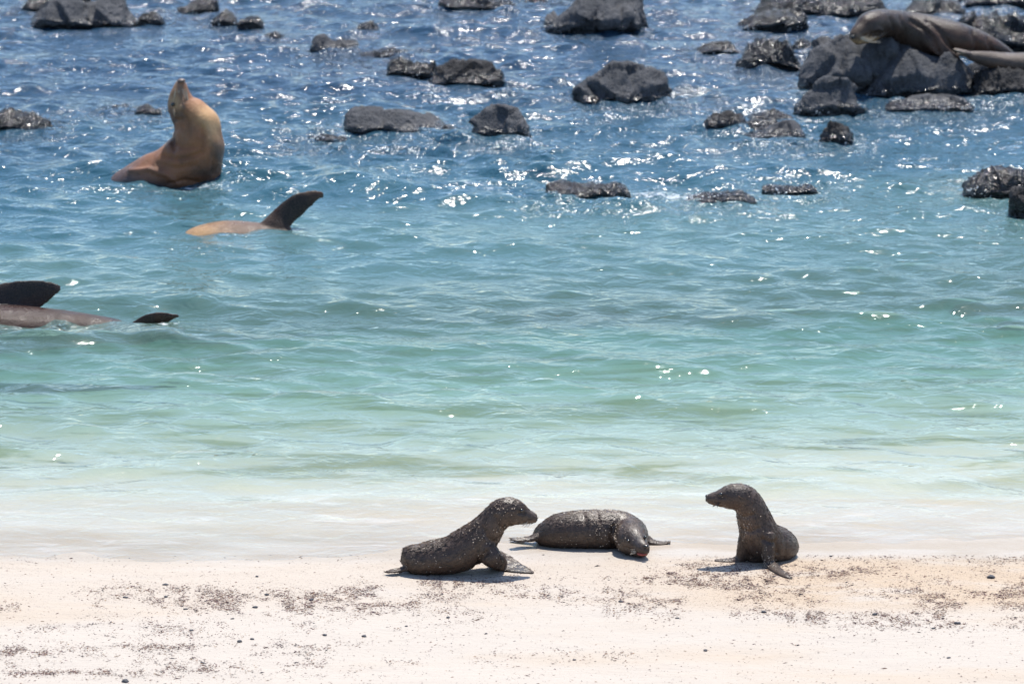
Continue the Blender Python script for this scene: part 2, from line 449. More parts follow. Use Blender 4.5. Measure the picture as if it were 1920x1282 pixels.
# a low swell lifts over the sunken reef
c = sea(700, 338)
Zw += 0.05 * np.exp(-(((X - c.x) / 0.5) ** 2 + ((Y - c.y) / 0.35) ** 2))
foam = np.zeros(X.shape)
for px, py, rx, ry, s in [(1225, 371, 40, 7, 0.72), (275, 441, 26, 5, .8), (370, 346, 60, 4, .6), (330, 440, 30, 4, .7), (548, 431, 26, 3, .7), (300, 605, 40, 4, .7), (180, 607, 40, 4, .6), (20, 612, 50, 6, .5), (900, 352, 60, 8, .55), (1350, 222, 30, 5, .7), (1270, 376, 30, 6, .7)]:
    c = sea(px, py); m = mpp(c.y); ry_m = (sea(px, py - ry) - c).length
    foam = np.maximum(foam, s * np.exp(-(((X - c.x) / (rx * m)) ** 2 + ((Y - c.y) / ry_m) ** 2)))
swash = sstep(13.6, 12.5, Y) * (0.5 + 0.5 * sstep(-.2, .4, fbm(p3(X * 1.1, Y * 5), 4, 17).reshape(X.shape)))
Zw = Zw + 5.0 * np.sign(Zw) * Zw * Zw * (Zw > 0)
X_W, Y_W, Z_W, CH_W = X, Y, Zw, chop
nr, nc = X.shape
V = np.stack([X, Y, Zw], -1).reshape(-1, 3)
Fw = grid_faces(nr, nc)
# close the body of water with sides and a floor deep below the seabed
ring = np.concatenate([np.arange(nc), (np.arange(1, nr) * nc + nc - 1), ((nr - 1) * nc + np.arange(nc - 2, -1, -1)), (np.arange(nr - 2, 0, -1) * nc)])
Vb = V[ring].copy(); Vb[:, 2] = -4
nb = len(V)
V = np.concatenate([V, Vb, [[0, 500, -4]]])
n = len(ring); k = np.arange(n); k2 = (k + 1) % n
side = np.stack([ring[k2], ring[k], nb + k, nb + k2], 1)
cen = nb + n
me = mesh_np("sea_water", V, np.concatenate([Fw, side]))
bmw = bmesh.new(); bmw.from_mesh(me); bmw.verts.ensure_lookup_table()
for i in range(n):
    bmw.faces.new((bmw.verts[nb + (i + 1) % n], bmw.verts[nb + i], bmw.verts[cen]))
bmw.to_mesh(me); bmw.free()
ext = np.zeros(n + 1)
fattr(me, "chop", np.concatenate([chop.ravel(), ext]))
fattr(me, "foam", np.concatenate([foam.ravel(), ext]))
fattr(me, "swash", np.concatenate([swash.ravel(), ext]))
fattr(me, "calm", np.concatenate([depth_f.ravel(), ext]))
def mat_water():
    t = NT("sea_water")
    c = t.coords()
    ch, fo, sw, ca = t.attr("chop"), t.attr("foam"), t.attr("swash"), t.attr("calm")
    n1 = t.noise(t.scaled(c, (0.75, 1.0, 1)), 11, 3, 0.5, 0.6)
    n2 = t.noise(t.scaled(c, (0.8, 1.0, 1)), 30, 3, 0.55, 0.3)
    n3 = t.noise(c, 75, 2, 0.5)
    x = t.n('SeparateXYZ'); t.l(c, x.inputs[0])
    off = t.mapr(x.outputs[1], 16.5, 21, 0.30, 0.75)
    s1 = t.math('MULTIPLY', ca, off)
    b = t.bump(n1, t.math('ADD', s1, 0.20), 0.035)
    b = t.bump(n2, t.math('ADD', t.math('ADD', t.math('MULTIPLY', t.math('MULTIPLY', ca, off), 0.45), 0.06), t.math('MULTIPLY', ch, 0.2)), 0.013, b)
    n4 = t.noise(c, 21, 2, 0.5, 0.4)
    b = t.bump(n4, ch, 0.062, b)
    b = t.bump(n3, t.math('MULTIPLY', ch, 1.0), 0.006, b)
    fr = t.n("Fresnel"); fr.inputs["IOR"].default_value = 1.333; t.l(b, fr.inputs["Normal"])
    tr = t.n("BsdfTransparent"); tr.inputs[0].default_value = (0.97, 0.985, 0.985, 1)
    gl = t.n("BsdfGlossy"); t.l(t.math("ADD", t.mapr(x.outputs[1], 16.0, 20.0, 0.055, 0.10), t.math("MULTIPLY", ch, 0.06)), gl.inputs["Roughness"])
    gl.inputs["Color"].default_value = (1, 1, 1, 1)
    t.l(b, gl.inputs["Normal"])
    # light scattered back by the cloudy, chalky water: pale over the shallows, blue over the deep
    big = t.noise(t.scaled(c, (0.35, 1, 1)), 0.9, 4, 0.55)
    yy = t.math('ADD', x.outputs[1], t.math('MULTIPLY', t.math('SUBTRACT', big, 0.5), 3.4))
    yy = t.math('ADD', yy, t.math('MULTIPLY', x.outputs[0], -0.22))
    rp = t.n("ValToRGB"); t.l(t.mapr(yy, 12, 24, 0, 1, False), rp.inputs[0])
    el = rp.color_ramp.elements
    el[0].position = 0.04; el[0].color = (0.40, 0.42, 0.38, 1)
    el[1].position = 0.98; el[1].color = (0.016, 0.055, 0.104, 1)
    for p_, c_ in ((0.20, (0.22, 0.32, 0.27)), (0.32, (0.135, 0.250, 0.205)), (0.48, (0.105, 0.225, 0.228)), (0.64, (0.034, 0.110, 0.158))):
        e_ = el.new(p_); e_.color = (*c_, 1)
    bd = t.n("BsdfDiffuse"); t.l(rp.outputs[0], bd.inputs[0]); t.l(b, bd.inputs["Normal"])
    tf = t.mapr(yy, 12.6, 19.5, 0.06, 0.80, False)
    mb = t.n("MixShader"); t.l(tf, mb.inputs[0]); t.l(tr.outputs[0], mb.inputs[1]); t.l(bd.outputs[0], mb.inputs[2])
    m = t.n("MixShader"); t.l(fr.outputs[0], m.inputs[0]); t.l(mb.outputs[0], m.inputs[1]); t.l(gl.outputs[0], m.inputs[2])
    df = t.n("BsdfDiffuse"); df.inputs[0].default_value = (0.78, 0.80, 0.82, 1); t.l(b, df.inputs["Normal"])
    nf = t.noise(t.scaled(c, (0.7, 1, 1)), 26, 5, 0.7)
    ff = t.math('MULTIPLY', fo, t.mapr(t.math('ADD', nf, t.math('MULTIPLY', fo, 0.20)), 0.60, 0.72))
    lace = t.mapr(t.noise(t.scaled(c, (0.35, 1.6, 1)), 7, 6, 0.7, 0.8), 0.50, 0.72)
    ff = t.math('MAXIMUM', ff, t.math('MULTIPLY', t.math('MULTIPLY', sw, lace), 0.28))
    m2 = t.n("MixShader"); t.l(ff, m2.inputs[0]); t.l(m.outputs[0], m2.inputs[1]); t.l(df.outputs[0], m2.inputs[2])
    t.l(m2.outputs[0], t.out.inputs[0])
    va = t.n("VolumeAbsorption")
    va.inputs["Color"].default_value = (0.45, 0.87, 0.86, 1)
    va.inputs["Density"].default_value = 0.95
    t.l(va.outputs[0], t.out.inputs["Volume"])
    return t.m
link("sea_water", me, mat_water(), kind="structure")

# ------------------------------------------------------------------ rock building
def facet(P, cells, seed, k):
    """piecewise planar relief: every cell of the stone is a tilted facet"""
    rng = np.random.RandomState(seed)
    lo, hi = P.min(0), P.max(0)
    Q = lo + rng.rand(cells, 3) * (hi - lo)
    N = rng.normal(size=(cells, 3)); N /= np.linalg.norm(N, axis=1)[:, None]
    off = rng.rand(cells) - 0.5
    d = ((P[:, None, :] - Q[None]) ** 2).sum(-1)
    i = d.argmin(1)
    return k * ((P - Q[i]) * N[i]).sum(1) + off[i] * k * 0.1 * (hi - lo).max()
def mat_rock(style):
    t = NT("basalt_" + style)
    c = t.coords()
    g = t.n("NewGeometry").outputs["Position"]
    z = t.n("SeparateXYZ"); t.l(g, z.inputs[0])
    big = t.noise(c, 5, 4)
    med = t.noise(c, 22, 5, 0.65)
    por = t.vor(c, 55)
    por2 = t.vor(c, 120)
    if style == 'dry':
        col = t.mix(t.mapr(big, .35, .65), rgb(0.045, 0.048, 0.055), rgb(0.082, 0.084, 0.092))
        wl = 0.09
    elif style == 'rough':
        col = t.mix(t.mapr(big, .35, .65), rgb(0.018, 0.018, 0.020), rgb(0.052, 0.049, 0.050))
        wl = 0.10
    else:
        col = t.mix(t.mapr(big, .35, .65), rgb(0.015, 0.015, 0.017), rgb(0.042, 0.040, 0.038))
        wl = 0.9
    col = t.mix(t.mapr(por, 0.22, 0.05, 0, 0.8), col, rgb(0.02, 0.02, 0.024))
    col = t.mix(t.math('MULTIPLY', t.mapr(t.noise(c, 90, 2), .4, .7), 0.35 if style == 'dry' else 0.18), col, rgb(0.15, 0.15, 0.155))
    lvl = t.math('ADD', z.outputs[2], t.math('MULTIPLY', t.math('SUBTRACT', med, 0.5), 0.10))
    wet = t.mapr(lvl, wl, wl - 0.05)
    col = t.mix(t.math('MULTIPLY', wet, 0.75), col, rgb(0.014, 0.015, 0.018))
    rough = t.mapr(wet, 0, 1, 0.85, 0.16)
    bs = 0.55 if style == 'dry' else 0.9
    pit = t.mapr(t.vor(t.scaled(c, (1, 1, 1.3)), 13), 0.10, 0.34)
    pit = t.math('MAXIMUM', pit, t.mapr(t.noise(c, 3.5, 3), 0.60, 0.45))
    b = t.bump(pit, 0.6, 0.03)
    b = t.bump(med, bs, 0.03, b)
    b = t.bump(por, 0.7 if style != 'dry' else 0.45, 0.012, b)
    b = t.bump(por2, 0.55, 0.007, b)
    b = t.bump(t.noise(c, 38, 2), t.math('MULTIPLY', wet, 1.0), 0.035, b)
    t.bsdf(col, rough, b, t.mapr(wet, 0, 1, 0.25, 0.7))
    return t.m
RM = {k: mat_rock(k) for k in ('dry', 'rough', 'wet')}
def make_rock(i, L, cont, by, lip, style, df):
    rng = np.random.RandomState(100 + i)
    xs_ = np.array([c[0] for c in cont], float); ys_ = np.array([c[1] for c in cont], float)
    wpx = xs_[-1] - xs_[0]
    NU = int(np.clip(wpx * 0.62, 26, 110)); NV = int(np.clip(NU * 0.8, 24, 64))
    u = 0.5 - 0.5 * np.cos(np.linspace(0, math.pi, NU))
    u = 0.5 * u + 0.5 * np.linspace(0, 1, NU)
    px = xs_[0] + u * wpx
    py = np.interp(px, xs_, ys_)
    front = sea(xs_[0] + wpx / 2, by)
    m = mpp(front.y)
    W = wpx * m
    D = max(0.10, W * df * 1.35)
    crestY = front.y + D * 0.42
    B = []
    for a, b_ in zip(px, py):
        q = at(a, b_, crestY)
        B.append((q.x, max(q.z, 0.0)))
    B = np.array(B)
    end = np.sqrt(np.clip(1 - (2 * u - 1) ** 6, 0, 1)) * 0.88 + 0.10
    # section, from the front foot round to the back foot: (y share, z)
    out = np.zeros((NU, NV, 3))
    for j in range(NU):
        Hh = B[j, 1]
        d = D * end[j]
        y0 = front.y + (D - d) * 0.42
        lipj = lip * (0.85 + 0.4 * float(vnoise(np.array([[j * 0.13, i * 3.1, 0.5]]))[0]))
        ctrl = np.array([(0.20, -0.45), (0.15, -0.12), (0.14, 0.0), (0.09, Hh * lipj * 0.5), (0.0, Hh * lipj), (0.08, Hh * (lipj + 0.10)),
                         (0.24, Hh * (0.62 + 0.38 * lipj)), (0.42, Hh), (0.62, Hh * 0.97), (0.85, Hh * 0.70), (1.0, Hh * 0.1), (1.05, -0.45)])
        tt = np.linspace(0, len(ctrl) - 1, NV)
        out[j, :, 1] = y0 + d * np.interp(tt, np.arange(len(ctrl)), ctrl[:, 0])
        out[j, :, 2] = np.interp(tt, np.arange(len(ctrl)), ctrl[:, 1])
        spread = 1 + 0.05 * np.clip(-out[j, :, 2] / 0.3, 0, 1)
        out[j, :, 0] = B[j, 0] + (B[j, 0] - front.x) * (spread - 1)
    base_c = np.array([front.x, front.y + D / 2, 0.0])
    P = out.reshape(-1, 3) - base_c
    idx = grid_faces(NU, NV)
    # end caps as fans
    c0 = len(P); P = np.concatenate([P, [out[0].mean(0) - base_c, out[-1].mean(0) - base_c]])
    k = np.arange(NV - 1)
    cap0 = np.stack([np.full(NV - 1, c0), k, k + 1], 1)
    e = (NU - 1) * NV
    cap1 = np.stack([np.full(NV - 1, c0 + 1), e + k + 1, e + k], 1)
    me = bpy.data.meshes.new("rock")
    me.from_pydata(P.tolist(), [], idx.tolist() + cap0.tolist() + cap1.tolist())
    me.update()
    N = get_no(me)
    size = max(W * 0.5, 0.12)
    hmax = max(B[:, 1].max(), 0.05)
    amp = min(size, hmax * 1.25)
    Pw = P + np.array([i * 7.7, 0, 0])
    dd = fbm(Pw * (2.2 / size), 4, 60 + i) * 0.09 * amp
    dd += np.clip(facet(P, 22, 500 + i, 0.30 if style == 'dry' else 0.36), -0.09 * amp, 0.09 * amp)
    rid = 1 - np.abs(fbm(Pw * (5.0 / size), 3, 80 + i)) * 2.2
    dd -= np.clip(rid - 0.72, 0, 1) * 0.30 * amp * (1.0 if style != 'dry' else 0.35)
    dd += fbm(Pw * 22, 3, 90 + i) * (0.006 if style == 'dry' else min(0.014, hmax * 0.10))
    P2 = P + N * dd[:, None]
    me.vertices.foreach_set("co", P2.astype(np.float32).ravel())
    me.polygons.foreach_set("use_smooth", np.ones(len(me.polygons), bool))
    me.update()
    bm = bmesh.new(); bm.from_mesh(me)
    bmesh.ops.recalc_face_normals(bm, faces=bm.faces[:]); bm.to_mesh(me); bm.free()
    o = link("rock", me, RM[style])
    o.location = base_c
    tag(o, L, "rock")
    return o
for i, r_ in enumerate(ROCKS):
    make_rock(i, *r_)

# ------------------------------------------------------------------ animals: bodies lofted along a spine, grown into one skin
def smooth_path(K, n):
    """Catmull-Rom through rows of K (any columns)"""
    K = np.array(K, float)
    K = np.vstack([2 * K[0] - K[1], K, 2 * K[-1] - K[-2]])
    out = []
    m = len(K) - 3
    for s in range(m):
        p0, p1, p2, p3_ = K[s:s + 4]
        for t in np.linspace(0, 1, n, endpoint=(s == m - 1)):
            out.append(0.5 * ((2 * p1) + (-p0 + p2) * t + (2 * p0 - 5 * p1 + 4 * p2 - p3_) * t * t + (-p0 + 3 * p1 - 3 * p2 + p3_) * t ** 3))
    return np.array(out)
def loft(rows, A, n=8, seg=20):
    """rows: (x,y,z, ra, rb); ra is the radius along A, rb along the third direction.  Returns verts, faces"""
    Q = smooth_path(rows, n)
    P = Q[:, :3]; ra = np.maximum(Q[:, 3], 0.0012); rb = np.maximum(Q[:, 4], 0.0012)
    T = np.gradient(P, axis=0); T /= np.linalg.norm(T, axis=1)[:, None] + 1e-9
    A = np.asarray(A, float)
    if A.ndim == 1:
        A = np.tile(A, (len(P), 1))
    else:
        A = np.stack([np.interp(np.linspace(0, 1, len(P)), np.linspace(0, 1, len(A)), A[:, k]) for k in range(3)], 1)
    A = A - (A * T).sum(1)[:, None] * T
    A /= np.linalg.norm(A, axis=1)[:, None] + 1e-9
    B = np.cross(T, A)
    th = np.linspace(0, 2 * math.pi, seg, endpoint=False)
    V = P[:, None, :] + A[:, None, :] * (ra[:, None] * np.cos(th))[:, :, None] + B[:, None, :] * (rb[:, None] * np.sin(th))[:, :, None]
    V = V.reshape(-1, 3)
    F = []
    for i in range(len(P) - 1):
        for j in range(seg):
            a = i * seg + j; b = i * seg + (j + 1) % seg
            F.append((a, b, b + seg, a + seg))
    c0 = len(V); V = np.vstack([V, P[0] - T[0] * 0.3 * rb[0], P[-1] + T[-1] * 0.3 * rb[-1]])
    e = (len(P) - 1) * seg
    for j in range(seg):
        F.append((c0, (j + 1) % seg, j))
        F.append((c0 + 1, e + j, e + (j + 1) % seg))
    return V, F, P, T
def grow_skin(parts, voxel, smooth=6, fac=0.5):
    bm = bmesh.new()
    for V, F, _, _ in parts:
        vs = [bm.verts.new(v) for v in V]
        for f in F:
            try:
                bm.faces.new([vs[k] for k in f])
            except ValueError:
                pass
    bmesh.ops.recalc_face_normals(bm, faces=bm.faces[:])
    me = bpy.data.meshes.new("tmp"); bm.to_mesh(me); bm.free()
    o = bpy.data.objects.new("tmp", me); COL.objects.link(o)
    m = o.modifiers.new("r", 'REMESH'); m.mode = 'VOXEL'; m.voxel_size = voxel; m.use_smooth_shade = True
    s = o.modifiers.new("s", 'SMOOTH'); s.factor = fac; s.iterations = smooth
    dg = bpy.context.evaluated_depsgraph_get(); dg.update()
    res = bpy.data.meshes.new_from_object(o.evaluated_get(dg))
    bpy.data.objects.remove(o); bpy.data.meshes.remove(me)
    res.polygons.foreach_set("use_smooth", np.ones(len(res.polygons), bool))
    return res
def px_rows(rows, Y0):
    """rows of (px, py, dY, r_image, r_depth) in pixels -> metres at distance Y0+dY"""
    out = []
    for px, py, dy, ra, rb in rows:
        q = at(px, py, Y0 + dy); m = mpp(Y0 + dy)
        out.append((q.x, q.y, q.z, ra * m, rb * m))
    return out
DEPTH = (0, 1, 0)
def flat(rows, dy=0.0):
    """rows of (px, py, thickness, half width) lying on the sand"""
    out = []
    for px, py, th, hw in rows:
        q = on_sand(px, py); m = mpp(q.y)
        z = gz(q.x, q.y + dy) + th * m * 0.7
        out.append((q.x, q.y + dy, z, hw * m, th * m))
    return out
def mat_hide(name, rough=0.35, fur=1.0, spec=0.5, adult=0.002):
    t = NT(name)
    c = t.coords()
    col = t.attr("tone", "Color")
    n = t.noise(c, 9, 4)
    col = t.mix(t.mapr(n, 0.3, 0.7, 0, 0.5), col, t.mix(0.6, col, rgb(0.01, 0.008, 0.008)))
    fine = t.noise(t.scaled(c, (1, 1, 1)), 160, 3, 0.6)
    med = t.noise(c, 42, 4, 0.6, 0.8)
    col = t.mix(t.math('MULTIPLY', t.mapr(fine, .45, .75), 0.22 * fur), col, t.mix(0.5, col, rgb(0.5, 0.36, 0.24)))
    coat = t.noise(c, 95, 4, 0.7)
    patch = t.noise(c, 11, 4, 0.6, 0.5)
    b = t.bump(med, 0.30 * fur, 0.008)
    b = t.bump(coat, 0.5, adult, b)
    b = t.bump(fine, 0.45 * fur, 0.003, b)
    rg = t.mapr(patch, 0.35, 0.68, rough - 0.10, rough + 0.22)
    t.bsdf(col, rg, b, spec)
    return t.m
HIDE_PUP = mat_hide("damp_pup_fur", 0.42, 1.0, 0.5)
HIDE_WET = mat_hide("wet_sleek_fur", 0.30, 0.9, 0.26, 0.008)
HIDE_DRY = mat_hide("damp_short_fur", 0.40, 1.3, 0.4, 0.012)
def simple(name, col, rough, spec=0.5):
    t = NT(name); c = t.coords()
    k = t.mix(t.mapr(t.noise(c, 60, 3), .3, .7, 0, .5), rgb(*col), rgb(*[x * 0.6 for x in col]))
    t.bsdf(k, rough, t.bump(t.noise(c, 150, 2), 0.2, 0.002), spec)
    return t.m
EYE = simple("eye_dark", (0.008, 0.006, 0.005), 0.06, 0.9)
NOSE = simple("nose_black", (0.012, 0.011, 0.012), 0.22, 0.6)
WHISK = simple("whisker_pale", (0.55, 0.47, 0.36), 0.4)
WHISK_D = simple("whisker_dark", (0.05, 0.04, 0.035), 0.4)
GRAIN = simple("sand_grain", (0.66, 0.54, 0.42), 0.8)
MOUTH = simple("mouth_red", (0.30, 0.055, 0.035), 0.3)
def mat_furclump():
    t = NT("fur_clumps"); c = t.coords()
    n = t.noise(c, 60, 3)
    k = t.mix(t.mapr(n, .40, .66), rgb(0.026, 0.017, 0.012), rgb(0.098, 0.058, 0.036))
    t.bsdf(k, 0.42, None, 0.5)
    return t.m
CLUMP = mat_furclump()
def tone(me, base, spots):
    P = get_co(me)
    C = np.tile(np.array(base, float), (len(P), 1))
    sz = float((P.max(0) - P.min(0)).max())
    P = P + np.stack([fbm(P * (9 / sz), 4, 301 + k) for k in range(3)], 1) * 0.055 * sz + np.stack([fbm(P * (60 / sz), 2, 311 + k) for k in range(3)], 1) * 0.02 * sz
    C = C * (1 + 0.16 * fbm(P * (25 / sz), 4, 321))[:, None]
    for p, r, col, s in spots:
        d = np.linalg.norm((P - np.array(p)) / np.array(r if hasattr(r, '__len__') else (r, r, r)), axis=1)
        w_ = (s * np.exp(-d ** 2 * 1.4))[:, None]
        C = C * (1 - w_) + np.array(col) * w_
    cattr(me, "tone", C)
def crease(me, root_p, Y0, line, width, depth):
    """press a fold (depth > 0) or raise a ridge (depth < 0) along a line seen at px, py on the side towards the beach"""
    P = get_co(me); N = get_no(me); m = mpp(Y0)
    Q = np.array([[at(a, b, Y0).x - root_p.x, at(a, b, Y0).z - root_p.z] for a, b in line])
    X2 = P[:, [0, 2]]; best = np.full(len(P), 1e9)
    for a, b in zip(Q[:-1], Q[1:]):
        ab = b - a; t = np.clip(((X2 - a) @ ab) / (ab @ ab), 0, 1)
        best = np.minimum(best, np.linalg.norm(X2 - a - t[:, None] * ab, axis=1))
    g = np.exp(-(best / (width * m)) ** 2) * np.clip(-N[:, 1] * 2 + 0.3, 0, 1)
    P = P - N * (g * depth * m)[:, None]
    me.vertices.foreach_set("co", P.astype(np.float32).ravel()); me.update()
def sphere_me(name, r, sx=1, sy=1, sz=1, seg=14, rings=9):
    bm = bmesh.new()
    bmesh.ops.create_uvsphere(bm, u_segments=seg, v_segments=rings, radius=r)
    for v in bm.verts:
        v.co.x *= sx; v.co.y *= sy; v.co.z *= sz
    me = bpy.data.meshes.new(name); bm.to_mesh(me); bm.free()
    me.polygons.foreach_set("use_smooth", np.ones(len(me.polygons), bool))
    return me
def whiskers(root, pts, mat, rad):
    """pts: list of (start, end) in root space; one bundle"""
    Vs, Fs = [], []
    for a, b in pts:
        a = np.array(a, float); b = np.array(b, float)
        mid = (a + b) / 2 + np.array([0, 0, -0.10]) * np.linalg.norm(b - a)
        rows = [(*a, rad, rad), (*mid, rad * 0.8, rad * 0.8), (*b, rad * 0.35, rad * 0.35)]
        V, F, _, _ = loft(rows, (0.3, 0.9, 0.2), n=3, seg=4)
        o = sum(len(v) for v in Vs)
        Vs.append(V); Fs += [tuple(k + o for k in f) for f in F]
    me = bpy.data.meshes.new("whiskers"); me.from_pydata(np.vstack(Vs).tolist(), [], Fs); me.update()
    o = link("whiskers", me, mat, root, "stuff")
    return o
def sample_surface(me, n, rng):
    me.calc_loop_triangles()
    T = np.empty(len(me.loop_triangles) * 3, np.int32); me.loop_triangles.foreach_get("vertices", T); T = T.reshape(-1, 3)
    P = get_co(me); Nn = get_no(me)
    a, b, c = P[T[:, 0]], P[T[:, 1]], P[T[:, 2]]
    ar = np.linalg.norm(np.cross(b - a, c - a), axis=1)
    k = rng.choice(len(T), n, p=ar / ar.sum())
    r1, r2 = rng.rand(n), rng.rand(n); s = np.sqrt(r1)
    wa, wb, wc = 1 - s, s * (1 - r2), s * r2
    p = a[k] * wa[:, None] + b[k] * wb[:, None] + c[k] * wc[:, None]
    nn = Nn[T[k, 0]] * wa[:, None] + Nn[T[k, 1]] * wb[:, None] + Nn[T[k, 2]] * wc[:, None]
    nn /= np.linalg.norm(nn, axis=1)[:, None] + 1e-9
    return p, nn
def fur_clumps(root, me, P, T, n, length, width, seed, keep=None):
    rng = np.random.RandomState(seed)
    p, nn = sample_surface(me, n, rng)
    d = ((p[:, None, :] - P[None, ::2]) ** 2).sum(-1).argmin(1)
    t = -T[::2][d]                               # from head to tail (spines run tail -> head)
    if keep is not None:
        m = keep(p); m = rng.rand(n) < m; p, nn, t = p[m], nn[m], t[m]
    n = len(p)
    t = t - (t * nn).sum(1)[:, None] * nn
    t /= np.linalg.norm(t, axis=1)[:, None] + 1e-9
    t = t + rng.normal(size=(n, 3)) * 0.16
    w_ = np.cross(nn, t); w_ /= np.linalg.norm(w_, axis=1)[:, None] + 1e-9
    L = length * (0.5 + rng.rand(n))[:, None]; Wd = width * (0.6 + 0.8 * rng.rand(n))[:, None]
    lift = (0.03 + 0.09 * rng.rand(n))[:, None]
    a = p - nn * 0.0012 - w_ * Wd; b = p - nn * 0.0012 + w_ * Wd
    q = p + nn * 0.0015
    mid = p + t * L * 0.5 + nn * L * lift
    tip = p + t * L + nn * L * lift * 0.55
    V = np.concatenate([a, b, q, mid, tip]); k = np.arange(n)
    F = np.concatenate([np.stack([k, 2 * n + k, 3 * n + k], 1), np.stack([2 * n + k, n + k, 3 * n + k], 1),
                        np.stack([k, 3 * n + k, 4 * n + k], 1), np.stack([3 * n + k, n + k, 4 * n + k], 1)])
    m_ = mesh_np("fur", V, F, True)
    return link("fur", m_, CLUMP, root, "stuff")
def grains(root, me, n, size, seed, dens):
    rng = np.random.RandomState(seed)
    p, nn = sample_surface(me, n, rng)
    clump = sstep(-0.10, 0.5, fbm(p * 55, 3, seed))
    m = rng.rand(n) < 0.62 * dens(p) * (0.15 + 0.85 * clump)
    p, nn = p[m], nn[m]
    n = len(p)
    s = size * (0.45 + rng.rand(n) ** 2 * 1.1)
    p = p + nn * (0.0015 + 0.002 * rng.rand(n))[:, None]
    O = np.array([(1, 0, 0), (0, 1, 0), (-1, 0, 0), (0, -1, 0), (0, 0, 1), (0, 0, -1)], float)
    V = (p[:, None, :] + O[None] * s[:, None, None] * (0.7 + 0.6 * rng.rand(n, 6, 1))).reshape(-1, 3)
    f = np.array([(0, 1, 4), (1, 2, 4), (2, 3, 4), (3, 0, 4), (1, 0, 5), (2, 1, 5), (3, 2, 5), (0, 3, 5)])
    F = (np.arange(n)[:, None, None] * 6 + f[None]).reshape(-1, 3)
    m_ = mesh_np("sand_grains", V, F, False)
    return link("sand_grains", m_, GRAIN, root, "stuff")
def root_at(name, loc, label, cat="sea lion", group=None):
    o = bpy.data.objects.new(name, None); COL.objects.link(o)
    o.location = loc; o.empty_display_size = 0.1
    tag(o, label, cat, group)
    return o
def shift(me, loc):
    P = get_co(me) - np.array(loc)
    me.vertices.foreach_set("co", P.astype(np.float32).ravel()); me.update()
def put(name, me, mat, root, pos, **kw):
    o = link(name, me, mat, root, **kw)
    o.location = Vector(pos) - root.location
    return o

BROWN = (0.060, 0.036, 0.024)
def dist_to(p, q, r):
    return np.exp(-(((p - np.array(q)) / np.array(r)) ** 2).sum(1) * 1.3)

